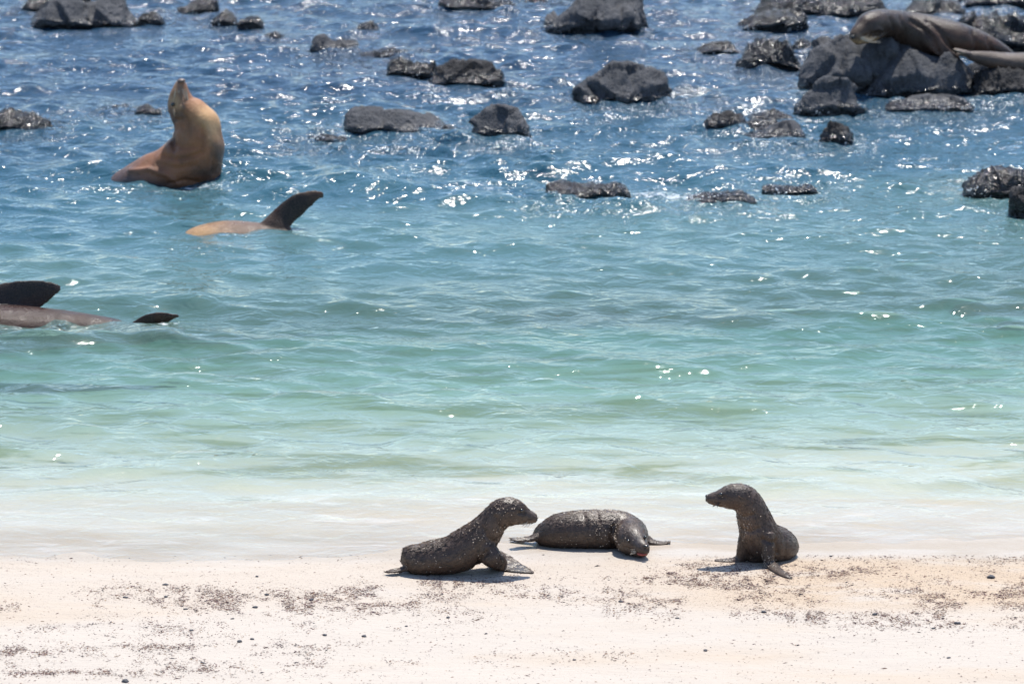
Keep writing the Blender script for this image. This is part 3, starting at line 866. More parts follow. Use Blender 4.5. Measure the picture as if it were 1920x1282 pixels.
# ---- pup on the left, sitting in profile and looking right
def pup_left():
    Y0 = on_sand(832, 1075).y + 0.02
    root_p = at(870, 1076, Y0)
    sp = px_rows([(754, 1051, 0, 10, 10), (760, 1050, 0, 20, 20), (770, 1048, 0, 27, 29), (790, 1048, 0, 30, 36), (817, 1044, 0, 33, 40), (848, 1039, 0, 36, 42),
                  (876, 1026, 0, 39, 40), (899, 1008, 0, 36, 36), (914, 991, 0, 31, 31), (926, 976, 0, 28, 28), (938, 964, 0, 27.5, 27), (951, 959, 0, 27.5, 26),
                  (966, 961, 0, 25, 23), (978, 965, 0, 20, 18), (989, 969, 0, 15, 14), (999, 971.5, 0, 11, 11), (1006.5, 973, 0, 6, 7)], Y0)
    # radius columns: ra along depth, rb in the image plane
    sp = [(x, y, z, rb, ra) for (x, y, z, ra, rb) in sp]
    body = loft(sp, DEPTH)
    parts = [body]
    # fore flippers: arm down from the shoulder, then flat along the sand
    for s in (-1, 1):
        arm = px_rows([(900, 1022, s * 0.040, 24, 16), (914, 1036, s * 0.052, 22, 14), (928, 1050, s * 0.06, 16, 13)], Y0)
        arm = [(x, y, z, rb, ra) for (x, y, z, ra, rb) in arm]
        if s < 0:
            arm += flat([(942, 1062, 9, 22), (958, 1067, 5, 26), (974, 1071, 3.4, 21), (988, 1074, 2.4, 13), (1001, 1076.5, 1.6, 4)], 0.012)
        else:
            arm += flat([(940, 1062, 8, 16), (952, 1066, 4.5, 16), (962, 1068, 3, 12), (970, 1070, 1.8, 5)], 0.10)
        parts.append(loft(arm, DEPTH, 6, 16))
    for s in (-1, 1):
        hf_ = px_rows([(766, 1063, s * 0.03, 7, 8), (752, 1068, s * 0.035, 4, 9), (738, 1070, s * 0.045, 2.6, 10), (724, 1072, s * 0.055, 1.6, 6)], Y0)
        hf_ = [(x, y, z, rb, ra) for (x, y, z, ra, rb) in hf_]
        parts.append(loft(hf_, DEPTH, 5, 14))
    me = grow_skin(parts, 0.0042, 5)
    root = root_at("sea_lion_pup", root_p, "sandy dark brown pup sitting in profile on the left, looking right", "sea lion pup", "sea lion pups on the sand")
    shift(me, root_p)
    L = lambda px, py, dy=0: tuple(at(px, py, Y0 + dy) - root_p)
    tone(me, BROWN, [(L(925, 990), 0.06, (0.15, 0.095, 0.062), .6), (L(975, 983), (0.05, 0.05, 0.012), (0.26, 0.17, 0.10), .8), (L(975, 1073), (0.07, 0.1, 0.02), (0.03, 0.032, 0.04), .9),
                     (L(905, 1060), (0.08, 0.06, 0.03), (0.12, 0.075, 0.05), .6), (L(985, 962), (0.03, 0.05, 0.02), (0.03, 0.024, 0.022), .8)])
    for ln, w_, d_ in (([(1003, 979), (990, 981), (978, 979)], 1.6, 2.2), ([(972, 956), (984, 957)], 3, 2.4), ([(944, 990), (936, 976), (930, 962)], 4, 3), ([(926, 1008), (914, 996), (906, 980)], 4, 3), ([(893, 1060), (898, 1040), (914, 1022)], 3.5, 4)):
        crease(me, root_p, Y0, ln, w_, d_)
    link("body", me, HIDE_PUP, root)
    P, T = body[2] - np.array(root_p), body[3]
    fur_clumps(root, me, P, T, 8500, 0.012, 0.0015, 3, keep=lambda p: 1 - np.clip(dist_to(p, L(990, 970), (0.03, .06, .03)) + dist_to(p, L(975, 1074), (.07, .2, .02)), 0, 1))
    grains(root, me, 26000, 0.0017, 4, lambda p: 0.006 + 0.95 * dist_to(p, L(940, 945), (.07, .08, .035)) + 0.6 * dist_to(p, L(885, 985), (.06, .08, .05)) + 0.45 * dist_to(p, L(805, 1045), (.08, .2, .03))
           + 0.35 * dist_to(p, L(940, 1000), (.05, .08, .06)) + 0.3 * dist_to(p, L(915, 1035), (.05, .1, .03)))
    for s in (-1, 1):
        put("eye", sphere_me("eye", 0.0066), EYE, root, at(978, 957, Y0 + s * 0.036))
        ear = loft([(0, 0, 0, .0035, .0035), (-.009, s * .004, -.005, .0030, .0022), (-.018, s * .006, -.010, .001, .001)], DEPTH, 4, 8)
        em = bpy.data.meshes.new("ear"); em.from_pydata(ear[0].tolist(), [], ear[1]); em.update()
        put("ear", em, HIDE_PUP if False else CLUMP, root, at(953, 960, Y0 + s * 0.050))
    put("nose", sphere_me("nose", 0.0085, 0.8, 1.1, 0.8), NOSE, root, at(1004.5, 970.5, Y0))
    wr = random.Random(4); pts = []
    for s in (-1, 1):
        for k in range(7):
            a = Vector(L(992 + wr.uniform(-5, 4), 977 + wr.uniform(-3, 3), s * 0.019)); pts.append((a, a + Vector((wr.uniform(-.030, -.012), s * wr.uniform(.008, .02), wr.uniform(-.016, -.004)))))
    whiskers(root, pts, WHISK, 0.0006)
pup_left()

# ---- pup lying in the middle, head dropped towards the beach, mouth open
def pup_middle():
    Y0 = on_sand(1080, 1027).y + 0.05
    root_p = at(1110, 1030, Y0)
    sp = px_rows([(1001, 1006, 0.03, 7, 8), (1010, 1004, 0.03, 17, 20), (1028, 1000, 0.02, 27, 32), (1052, 995, 0.01, 34, 40), (1090, 993, 0, 37, 43), (1130, 993, 0, 38, 44), (1160, 993, -.005, 36, 42),
                  (1178, 998, -.035, 31, 36), (1183, 1006, -0.085, 31, 33), (1184, 1010, -0.125, 31, 32), (1188, 1014, -0.155, 29, 29), (1195, 1020, -0.185, 24, 22),
                  (1203, 1026, -0.215, 17, 15), (1209, 1029, -0.240, 12, 11), (1212, 1030, -0.252, 7, 7)], Y0)
    A = np.array([(0, 1, 0)] * 7 + [(0.45, 1, 0), (0.85, .55, 0), (1, .2, 0), (1, .1, 0), (1, .2, 0), (1, .3, 0), (1, .4, 0), (1, .4, 0)], float)
    sp2 = [(x, y, z, rb, ra) for (x, y, z, ra, rb) in sp]
    body = loft(sp2, A, 8, 22)
    parts = [body]
    # shoulder bulge above and right of the head
    parts.append(loft([(x, y, z, rb, ra) for (x, y, z, ra, rb) in px_rows([(1140, 992, .02, 30, 30), (1165, 992, .02, 34, 34), (1186, 996, .02, 27, 30), (1202, 1004, .02, 13, 20)], Y0)], DEPTH, 8, 18))
    # far fore flipper
    parts.append(loft([(x, y, z, rb, ra) for (x, y, z, ra, rb) in px_rows([(1195, 1002, .03, 14, 16), (1212, 1012, .03, 9, 16), (1226, 1017, .02, 4.5, 13), (1243, 1018, .02, 2.6, 10), (1258, 1016, .02, 1.6, 5)], Y0)], DEPTH, 6, 14))
    for s in (-1, 1):
        parts.append(loft([(x, y, z, rb, ra) for (x, y, z, ra, rb) in px_rows([(1008, 1006, s * .02, 8, 10), (992, 1010, s * .03, 4, 11), (976, 1011, s * .045, 2.6, 12), (958, 1010, s * .06, 1.6, 7)], Y0)], DEPTH, 5, 14))
    # lower jaw, dropped open
    parts.append(loft([(x, y, z, rb, ra) for (x, y, z, ra, rb) in px_rows([(1184, 1030, -0.15, 12, 16), (1195, 1035, -0.185, 8, 13), (1204, 1040, -0.225, 4, 9), (1209, 1041, -0.245, 2.6, 5)], Y0)], (1, .4, 0), 5, 14))
    me = grow_skin(parts, 0.0042, 5)
    root = root_at("sea_lion_pup", root_p, "pup sprawled flat between the two sitting pups with head down and red mouth open", "sea lion pup", "sea lion pups on the sand")
    shift(me, root_p)
    L = lambda px, py, dy=0: tuple(at(px, py, Y0 + dy) - root_p)
    tone(me, BROWN, [(L(1165, 1020, -.15), .06, (0.13, 0.085, 0.055), .6), (L(1195, 1008, -.2), (.025, .05, .03), (0.10, 0.095, 0.095), .7), (L(980, 1010), (.05, .1, .02), (.03, .032, .04), .9), (L(1200, 990, 0), (.05, .1, .05), (.035, .034, .04), .6)])  # grey forehead patch is light put into the fur colour
    for ln, w_, d_ in (([(1150, 990), (1146, 1008), (1150, 1030)], 4, 4), ([(1204, 1004), (1212, 1008)], 3, 2.5), ([(1172, 1012), (1184, 1014)], 3, 2.5), ([(1092, 965), (1100, 990), (1098, 1015)], 5, 2), ([(1118, 960), (1124, 985), (1120, 1020)], 4, 2)):
        crease(me, root_p, Y0 - 0.1, ln, w_, d_)
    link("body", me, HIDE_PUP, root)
    P, T = body[2] - np.array(root_p), body[3]
    fur_clumps(root, me, P, T, 6500, 0.010, 0.0019, 13, keep=lambda p: 1 - np.clip(dist_to(p, L(1203, 1015, -.22), (.035, .08, .04)), 0, 1))
    grains(root, me, 24000, 0.0017, 14, lambda p: 0.008 + 0.9 * dist_to(p, L(1135, 985, -.05), (.05, .12, .06)) + 0.8 * dist_to(p, L(1160, 1000, -.12), (.035, .1, .035)) + 0.4 * dist_to(p, L(1060, 1010, -.05), (.04, .1, .03)))
    put("eye", sphere_me("eye", 0.0072), EYE, root, at(1209.5, 1007, Y0 - 0.205))
    put("eye", sphere_me("eye", 0.0072), EYE, root, at(1178, 1013, Y0 - 0.205))
    put("nose", sphere_me("nose", 0.009, 1.1, 0.8, 0.7), NOSE, root, at(1211, 1024, Y0 - 0.257))
    mt = sphere_me("mouth", 0.016, 1.4, 1.35, 0.5)
    put("mouth", mt, MOUTH, root, at(1204.5, 1037.0, Y0 - 0.236))
    wr = random.Random(8); pts = []
    for k in range(7):
        a = Vector(L(1197 + wr.uniform(-4, 3), 1030 + wr.uniform(-3, 3), -0.225)); pts.append((a, a + Vector((wr.uniform(-.03, -.015), wr.uniform(-.02, -.006), wr.uniform(-.012, .0)))))
    whiskers(root, pts, WHISK, 0.0006)
pup_middle()

# ---- pup on the right, upright on its fore flippers, looking left
def pup_right():
    Y0 = on_sand(1420, 1060).y + 0.06
    root_p = at(1435, 1058, Y0)
    conv = lambda rows: [(x, y, z, rb, ra) for (x, y, z, ra, rb) in px_rows(rows, Y0)]
    sp = conv([(1489, 1033, .13, 8, 10), (1483, 1029, .12, 18, 20), (1472, 1023, .10, 28, 32), (1460, 1021, .075, 35, 38), (1446, 1020, .045, 39, 40), (1432, 1013, .015, 39, 40), (1423, 998, 0, 37, 38), (1417, 980, 0, 34.5, 34),
               (1411, 962, 0, 31, 31), (1404, 946, 0, 28.5, 29), (1394, 935, 0, 27.5, 27), (1381, 931, -.004, 26, 25.5), (1367, 931.5, -.006, 23.5, 22), (1354, 933, -.008, 18.5, 17),
               (1342, 934.5, -.01, 14, 13.5), (1332, 934, -.01, 11, 10.5), (1324.5, 932, -.01, 6.5, 7)])
    body = loft(sp, DEPTH)
    parts = [body]
    # far (left in view) fore flipper
    parts.append(loft(conv([(1403, 1012, 0.0, 20, 18), (1396, 1030, .005, 15, 14), (1390, 1044, .01, 11.5, 12), (1380, 1051, .01, 8, 12), (1366, 1052, .01, 5.6, 12), (1352, 1051.5, .01, 4, 10), (1339, 1051, .01, 2.2, 5)]), DEPTH, 6, 16))
    # near fore flipper, turned out to the right
    n_ = conv([(1436, 1002, -.045, 18, 15), (1440, 1024, -.065, 14, 13), (1441, 1044, -.075, 11, 12)])
    n_ += flat([(1444, 1062, 8, 12), (1455, 1070, 4.5, 12), (1468, 1078, 3.4, 10), (1477, 1083, 2.6, 7), (1484, 1086, 1.8, 3)])
    parts.append(loft(n_, np.array([(.7, .7, 0)] * 3 + [(.7, .75, 0)] * 5), 6, 16))
    # belly touching the sand
    parts.append(loft(conv([(1416, 1030, .02, 22, 24), (1416, 1045, .02, 16, 22), (1420, 1055, .02, 10, 16)]), DEPTH, 5, 16))
    for s in (0, 1):
        parts.append(loft(conv([(1484, 1046, .11 + s * .03, 8, 8), (1493, 1050, .09 + s * .05, 4, 9), (1502, 1053, .08 + s * .07, 2.2, 7)]), DEPTH, 4, 12))
    me = grow_skin(parts, 0.0042, 5)
    root = root_at("sea_lion_pup", root_p, "pup propped upright on both fore flippers on the right, wet shiny head turned left", "sea lion pup", "sea lion pups on the sand")
    shift(me, root_p)
    L = lambda px, py, dy=0: tuple(at(px, py, Y0 + dy) - root_p)
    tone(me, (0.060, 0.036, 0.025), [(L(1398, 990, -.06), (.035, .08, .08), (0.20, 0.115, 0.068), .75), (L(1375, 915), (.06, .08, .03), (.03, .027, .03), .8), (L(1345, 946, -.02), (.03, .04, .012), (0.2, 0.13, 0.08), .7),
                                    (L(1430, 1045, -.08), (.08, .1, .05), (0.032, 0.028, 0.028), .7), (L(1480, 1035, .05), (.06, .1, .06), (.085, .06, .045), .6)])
    for ln, w_, d_ in (([(1326, 939), (1340, 943), (1354, 942)], 1.6, 2.2), ([(1345, 926), (1358, 926)], 3, 2.4), ([(1376, 960), (1392, 962), (1410, 956)], 4, 2.5), ([(1386, 985), (1402, 988), (1420, 980)], 4, 2.0), ([(1428, 1000), (1452, 1006), (1456, 1030)], 4, 3.5), ([(1468, 1000), (1474, 1020), (1470, 1046)], 4, 2)):
        crease(me, root_p, Y0, ln, w_, d_)
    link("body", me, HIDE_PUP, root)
    P, T = body[2] - np.array(root_p), body[3]
    fur_clumps(root, me, P, T, 6000, 0.009, 0.0019, 23, keep=lambda p: 1 - np.clip(dist_to(p, L(1362, 926), (.10, .10, .06)) + dist_to(p, L(1450, 1060, -.1), (.1, .1, .02)), 0, 1))
    grains(root, me, 18000, 0.0017, 24, lambda p: 0.012 + 0.5 * dist_to(p, L(1398, 985, -.05), (.03, .1, .07)) + 0.4 * dist_to(p, L(1375, 955, -.04), (.05, .1, .02)) + 0.7 * dist_to(p, L(1438, 1045, -.1), (.02, .05, .06)))
    for s in (-1, 1):
        put("eye", sphere_me("eye", 0.0070), EYE, root, at(1352, 927, Y0 - .008 + s * 0.034))
        ear = loft([(0, 0, 0, .0035, .0035), (.010, s * .004, -.006, .0030, .0022), (.020, s * .006, -.012, .001, .001)], DEPTH, 4, 8)
        em = bpy.data.meshes.new("ear"); em.from_pydata(ear[0].tolist(), [], ear[1]); em.update()
        put("ear", em, CLUMP, root, at(1384, 929, Y0 + s * 0.051))
    put("nose", sphere_me("nose", 0.0085, 0.8, 1.1, 0.8), NOSE, root, at(1325.5, 930, Y0 - .01))
    wr = random.Random(5); pts = []
    for s in (-1, 1):
        for k in range(8):
            a = Vector(L(1341 + wr.uniform(-5, 5), 941 + wr.uniform(-3, 3), -.01 + s * 0.022)); pts.append((a, a + Vector((wr.uniform(-.01, .016), s * wr.uniform(.006, .012), wr.uniform(-.020, -.008)))))
    whiskers(root, pts, WHISK_D, 0.0005)
pup_right()

# ---- big tan sea lion rearing out of the water, nose to the sky
def upright():
    Y0 = sea(360, 338).y + 0.12
    root_p = at(350, 338, Y0); root_p.z = 0
    conv = lambda rows: [(x, y, z, rb, ra) for (x, y, z, ra, rb) in px_rows(rows, Y0)]
    sp = conv([(196, 372, .1, 12, 20), (220, 354, .08, 25, 34), (250, 343, .06, 34, 46), (282, 333, .04, 42, 54), (318, 322, .02, 48, 58), (350, 305, 0, 54, 58), (367, 281, 0, 52, 54), (370, 256, 0, 47.5, 48),
               (366, 234, 0, 43, 42), (357, 218, 0, 37, 36), (347, 205, 0, 33, 31), (340, 192, 0, 26.5, 27), (338, 178, 0, 20, 21), (338.5, 166, 0, 14.5, 16), (339, 157, 0, 10.5, 12), (339.5, 151, 0, 6, 8)])
    body = loft(sp, DEPTH, 8, 26)
    parts = [body, loft(conv([(362, 235, 0, 34, 36), (378, 228, 0, 30, 32), (388, 240, 0, 27, 32), (392, 262, 0, 25, 34), (390, 295, 0, 27, 34), (386, 335, 0, 26, 32)]), DEPTH, 6, 20)]
    # fore flipper pressed along the flank under the water
    parts.append(loft(conv([(372, 345, -.05, 16, 14), (385, 365, -.1, 14, 9), (398, 385, -.2, 12, 6)]), DEPTH, 6, 14))
    me = grow_skin(parts, 0.0095, 6)
    root = root_at("sea_lion", root_p, "large tan sea lion rearing out of the water with its nose pointing straight up")
    shift(me, root_p)
    L = lambda px, py, dy=0: tuple(at(px, py, Y0 + dy) - root_p)
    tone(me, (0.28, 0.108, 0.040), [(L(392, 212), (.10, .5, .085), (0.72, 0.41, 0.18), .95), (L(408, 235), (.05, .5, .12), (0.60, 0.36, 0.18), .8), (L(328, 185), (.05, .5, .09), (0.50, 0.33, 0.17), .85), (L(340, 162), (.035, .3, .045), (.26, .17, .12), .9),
                                    (L(342, 190), (.02, .5, .08), (.13, .075, .05), .8), (L(335, 212), (.05, .5, .045), (0.09, 0.055, 0.035), .8), (L(321, 240), (.028, .6, .14), (0.035, 0.024, 0.020), .95), (L(355, 240), (.06, .5, .07), (.17, .10, .055), .6),  # dark nape band: the head's shadow put into the hide colour
                                    (L(238, 342), (.26, .7, .14), (0.060, 0.046, 0.052), 1.0), (L(300, 345), (.17, .6, .09), (.060, .042, .044), 1.0), (L(385, 318), (.13, .5, .075), (0.030, 0.022, 0.019), .95), (L(413, 285), (.045, .4, .13), (.07, .055, .045), .85), (L(345, 286), (.06, .4, .02), (.10, .05, .03), .7)])  # thin dark streak paints the chest fold's shade into the hide
    # skin folds on throat and chest
    P = get_co(me); N = get_no(me)
    a = np.array(L(362, 300))
    rr = np.linalg.norm((P - a)[:, [0, 2]], axis=1)
    fold = np.sin(rr * 42 + 3 * fbm(P * 5, 2, 3)) * np.exp(-((rr - .22) / .13) ** 2) * 0.004
    P = P + N * fold[:, None]; me.vertices.foreach_set("co", P.astype(np.float32).ravel()); me.update()
    for ln, w_, d_ in (([(345, 205), (356, 222), (358, 245)], 4, 4), ([(384, 232), (388, 250), (384, 268)], 3.5, 4), ([(326, 262), (345, 268), (372, 266)], 4, 3), ([(312, 284), (335, 288), (362, 284), (385, 276)], 4, 4.5),
                       ([(300, 300), (335, 305), (370, 300)], 5, 3), ([(318, 216), (330, 222), (345, 218)], 3.5, 4), ([(339, 154), (340, 172), (341, 190)], 2, 2.2), ([(326, 176), (328, 190)], 3, 2),
                       ([(246, 318), (285, 310), (322, 318), (338, 334)], 4, -5), ([(320, 335), (350, 328), (372, 332)], 4, 4), ([(396, 262), (404, 290), (402, 318)], 5, 3), ([(322, 248), (330, 272)], 5, 5)):
        crease(me, root_p, Y0, ln, w_, d_)
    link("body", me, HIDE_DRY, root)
    for dx, dy in ((-9, -0.085),):
        put("eye", sphere_me("eye", 0.013), EYE, root, at(333 + dx, 196, Y0 + dy + .005))
    ear = loft([(0, 0, 0, .009, .009), (.002, -.012, -.02, .007, .006), (.003, -.016, -.042, .002, .002)], DEPTH, 4, 8)
    em = bpy.data.meshes.new("ear"); em.from_pydata(ear[0].tolist(), [], ear[1]); em.update(); em.materials.append(WHISK)
    put("ear", em, simple('ear_tan', (.30, .20, .12), .5), root, at(326, 205, Y0 - 0.115))
    put("nose", sphere_me("nose", 0.024, 1.1, 1.1, 0.55), simple("nose_brown", (.16, .11, .09), .4), root, at(340, 151.5, Y0 - .01))
    wr = random.Random(9); pts = []
    for k in range(16):
        s = wr.choice((-1, 1))
        q = Vector(L(339 + s * wr.uniform(2, 11), 170 + wr.uniform(-5, 5), -0.055)); pts.append((q, q + Vector((s * wr.uniform(.0, .03), -wr.uniform(.01, .03), wr.uniform(-.13, -.06)))))
    whiskers(root, pts, WHISK, 0.0016)
upright()

# ---- swimmer in the left middle: pale flank and one black flipper raised like a sail
def flipper_rows(pts, Y0, dy=0):
    """pts: (x_lead, y_lead, x_trail, y_trail, thickness)"""
    return [( (a + c) / 2, (b + d) / 2, dy, math.hypot(a - c, b - d) / 2, t) for a, b, c, d, t in pts]
def raised_flipper(pts, Y0, lean=0.0):
    rows = []; A = []
    n = len(pts)
    for k, (a, b, c, d, t) in enumerate(pts):
        y = Y0 + lean * k / (n - 1)
        p, q = at(a, b, y), at(c, d, y)
        m = mpp(y)
        rows.append((*((p + q) / 2), (p - q).length / 2, t * m)); A.append((p - q).normalized())
    return loft(rows, np.array(A), 6, 26)
def swimmer_mid():
    Y0 = sea(450, 433).y + 0.10
    root_p = at(440, 433, Y0); root_p.z = 0
    conv = lambda rows: [(x, y, z, rb, ra) for (x, y, z, ra, rb) in px_rows(rows, Y0)]
    sp = conv([(305, 476, 0, 12, 18), (338, 463, 0, 22, 34), (375, 453, 0, 29, 46), (420, 449, 0, 34, 52), (465, 452, 0, 36, 48), (510, 456, 0, 34, 42), (560, 462, 0, 30, 36), (610, 466, 0, 22, 26), (650, 468, 0, 10, 12)])
    body = loft(sp, DEPTH, 8, 26)
    fl = raised_flipper([(476, 438, 546, 442, 13), (493, 418, 546, 428, 11), (507, 403, 550, 417, 8), (524, 387, 563, 402, 6), (549, 371, 585, 386, 5), (580, 362, 600, 373, 3.5), (604, 361, 611, 369, 2)], Y0 - 0.02, 0.10)
    sub = loft(conv([(345, 478, -.28, 7, 12), (380, 466, -.30, 10, 16), (420, 464, -.30, 11, 18), (460, 470, -.30, 9, 14), (495, 482, -.30, 5, 9)]), DEPTH, 6, 16)
    me = grow_skin([body, fl, sub], 0.0085, 4)
    root = root_at("sea_lion", root_p, "swimming sea lion with pale tan flank and one tall black flipper raised")
    shift(me, root_p)
    # ragged trailing edge of the flipper
    L = lambda px, py, dy=0: tuple(at(px, py, Y0 + dy) - root_p)
    tone(me, (0.13, 0.065, 0.038), [(L(375, 436), (.22, .5, .10), (0.52, 0.31, 0.14), .9), (L(480, 412), (.12, .3, .05), (0.22, 0.15, 0.12), .6), (L(560, 385), (.26, .3, .15), (0.012, 0.010, 0.011), 1.0), (L(540, 410), (.13, .3, .10), (0.014, 0.011, 0.011), 1.0), (L(420, 466, -.3), (.3, .1, .05), (.33, .14, .08), .8)])
    P = get_co(me)
    e = np.array(L(582, 402)); k_ = np.exp(-(((P - e) / np.array([.16, .4, .12])) ** 2).sum(1))
    P[:, 2] += k_ * fbm(P * np.array([16, 3, 9]), 2, 5) * 0.018
    me.vertices.foreach_set("co", P.astype(np.float32).ravel()); me.update()
    link("body", me, HIDE_WET, root)
swimmer_mid()

# ---- swimmer at the left edge: long brown back, big flipper and a small hind flipper tip
def swimmer_left():
    Y0 = sea(80, 605).y + 0.14
    root_p = at(60, 605, Y0); root_p.z = 0
    conv = lambda rows: [(x, y, z, rb, ra) for (x, y, z, ra, rb) in px_rows(rows, Y0)]
    sp = conv([(345, 620, .06, 8, 12), (310, 620, .04, 13, 18), (260, 628, .02, 18, 26), (205, 619, 0, 23, 34), (160, 618, 0, 30, 42), (110, 617, 0, 36, 54), (50, 617, 0, 42, 62), (0, 617, 0, 45, 64), (-60, 622, 0, 44, 56), (-130, 628, 0, 34, 42), (-190, 634, 0, 22, 28), (-225, 640, 0, 10, 14)])
    body = loft(sp, DEPTH, 8, 26)
    fl = raised_flipper([(-80, 592, 0, 600, 15), (-60, 574, 25, 590, 12), (-26, 560, 55, 579, 8), (12, 549, 80, 567, 5), (50, 540, 99, 557, 4), (88, 535, 113, 548, 3), (110, 537, 118, 544, 2)], Y0 + 0.10, 0.08)
    hf_ = raised_flipper([(240, 618, 292, 622, 8), (262, 602, 300, 608, 6), (290, 592, 318, 602, 4), (318, 588.5, 328, 598, 3), (334, 589.5, 338, 594, 2)], Y0 - 0.04, -0.05)
    me = grow_skin([body, fl, hf_], 0.0075, 4)
    root = root_at("sea_lion", root_p, "sea lion at the left edge, long brown flank awash and two black flippers up")
    shift(me, root_p)
    L = lambda px, py, dy=0: tuple(at(px, py, Y0 + dy) - root_p)
    tone(me, (0.042, 0.018, 0.013), [(L(45, 552, .1), (.32, .08, .075), (0.012, 0.011, 0.013), 1.0), (L(75, 545, .12), (.2, .2, .06), (0.012, 0.011, 0.013), 1.0), (L(310, 597, -.05), (.14, .2, .05), (0.012, 0.011, 0.012), 1.0), (L(180, 605), (.2, .3, .05), (.06, .045, .045), .6)])
    link("body", me, HIDE_WET, root)
swimmer_left()

# ---- sea lion resting on the boulders at the upper right
def resting():
    Y0 = sea(1700, 181).y + 0.42
    root_p = at(1750, 104, Y0)
    conv = lambda rows: [(x, y, z, rb, ra) for (x, y, z, ra, rb) in px_rows(rows, Y0)]
    sp = conv([(1902, 108, .05, 6, 8), (1884, 99, .05, 12, 14), (1856, 88, .03, 19, 23), (1822, 79, .02, 26, 32), (1786, 73, 0, 33, 40), (1748, 68, 0, 37, 44), (1712, 60, 0, 36, 42), (1684, 50, -.05, 30, 34), (1662, 44, -.14, 25.5, 28),
               (1642, 43, -.23, 24, 26), (1627, 48, -.30, 22, 24), (1617, 57, -.34, 18, 19), (1608, 65, -.375, 15.5, 16), (1602, 71, -.40, 12, 13), (1599, 74, -.41, 8, 9)])
    body = loft(sp, DEPTH, 8, 26)
    parts = [body]
    parts.append(loft(conv([(1728, 56, -.12, 18, 10), (1742, 72, -.165, 17, 7), (1758, 88, -.185, 14, 5), (1776, 102, -.20, 12, 3.5), (1798, 115, -.22, 8, 2.5)]), DEPTH, 6, 16))
    parts.append(loft(conv([(1655, 62, -.22, 9, 14), (1640, 69, -.30, 8, 12), (1624, 76, -.36, 6, 9), (1608, 80, -.39, 5, 7), (1603, 80, -.40, 3, 5)]), DEPTH, 5, 14))
    parts.append(loft(conv([(1895, 106, .04, 6, 8), (1915, 112, .04, 4, 12), (1940, 120, .04, 2, 10)]), DEPTH, 5, 12))
    me = grow_skin(parts, 0.009, 5)
    root = root_at("sea_lion", root_p, "grey brown sea lion stretched over the boulders, pale jaw resting on the pitted rock")
    shift(me, root_p)
    L = lambda px, py, dy=0: tuple(at(px, py, Y0 + dy) - root_p)
    tone(me, (0.046, 0.029, 0.022), [(L(1735, 32), (.6, .4, .05), (.055, .047, .048), .5), (L(1622, 75, -.38), (.13, .2, .035), (0.50, 0.31, 0.15), .95), (L(1608, 62, -.38), (.05, .15, .05), (0.30, 0.21, 0.14), .7), (L(1820, 85), (.25, .3, .06), (.14, .065, .042), .6), (L(1755, 85, -.2), (.06, .15, .09), (.16, .08, .06), .5),
                                    (L(1700, 90, -.1), (.3, .2, .05), (.04, .028, .024), .7), (L(1630, 30, -.1), (.1, .2, .05), (.13, .12, .12), .6)])
    for ln, w_, d_ in (([(1601, 77), (1620, 74), (1640, 66), (1656, 58)], 2.2, 4), ([(1626, 42), (1636, 40), (1644, 45)], 3, -3.5), ([(1630, 50), (1640, 51)], 3, 3.5), ([(1612, 52), (1606, 62)], 4, 2.5),
                       ([(1662, 26), (1670, 46), (1668, 68)], 4, 3), ([(1682, 28), (1692, 52), (1690, 76)], 4, 2.5), ([(1704, 34), (1726, 48), (1744, 66), (1752, 90)], 4, 5), ([(1736, 36), (1760, 56), (1780, 84)], 4, 3.5), ([(1820, 60), (1828, 84), (1822, 98)], 5, 3), ([(1850, 72), (1856, 92)], 4, 3)):
        crease(me, root_p, Y0, ln, w_, d_)
    link("body", me, HIDE_WET, root)
    put("eye", sphere_me("eye", 0.014), EYE, root, at(1634, 47, Y0 - .345))
    put("eye", sphere_me("eye", 0.014), EYE, root, at(1610, 48, Y0 - .30))
    put("nose", sphere_me("nose", 0.017, 1, 1, .8), NOSE, root, at(1599, 70, Y0 - .44))
    ear = loft([(0, 0, 0, .007, .007), (.03, -.008, -.015, .006, .005), (.055, -.01, -.03, .002, .002)], DEPTH, 4, 8)
    em = bpy.data.meshes.new("ear"); em.from_pydata(ear[0].tolist(), [], ear[1]); em.update()
    put("ear", em, NOSE, root, at(1662, 48, Y0 - .235))
    wr = random.Random(19); pts = []
    for k in range(14):
        q = Vector(L(1614 + wr.uniform(-6, 6), 72 + wr.uniform(-3, 3), -.43)); pts.append((q, q + Vector((wr.uniform(.02, .14), -wr.uniform(.01, .04), wr.uniform(-.02, .03)))))
    whiskers(root, pts, WHISK, 0.0018)
resting()
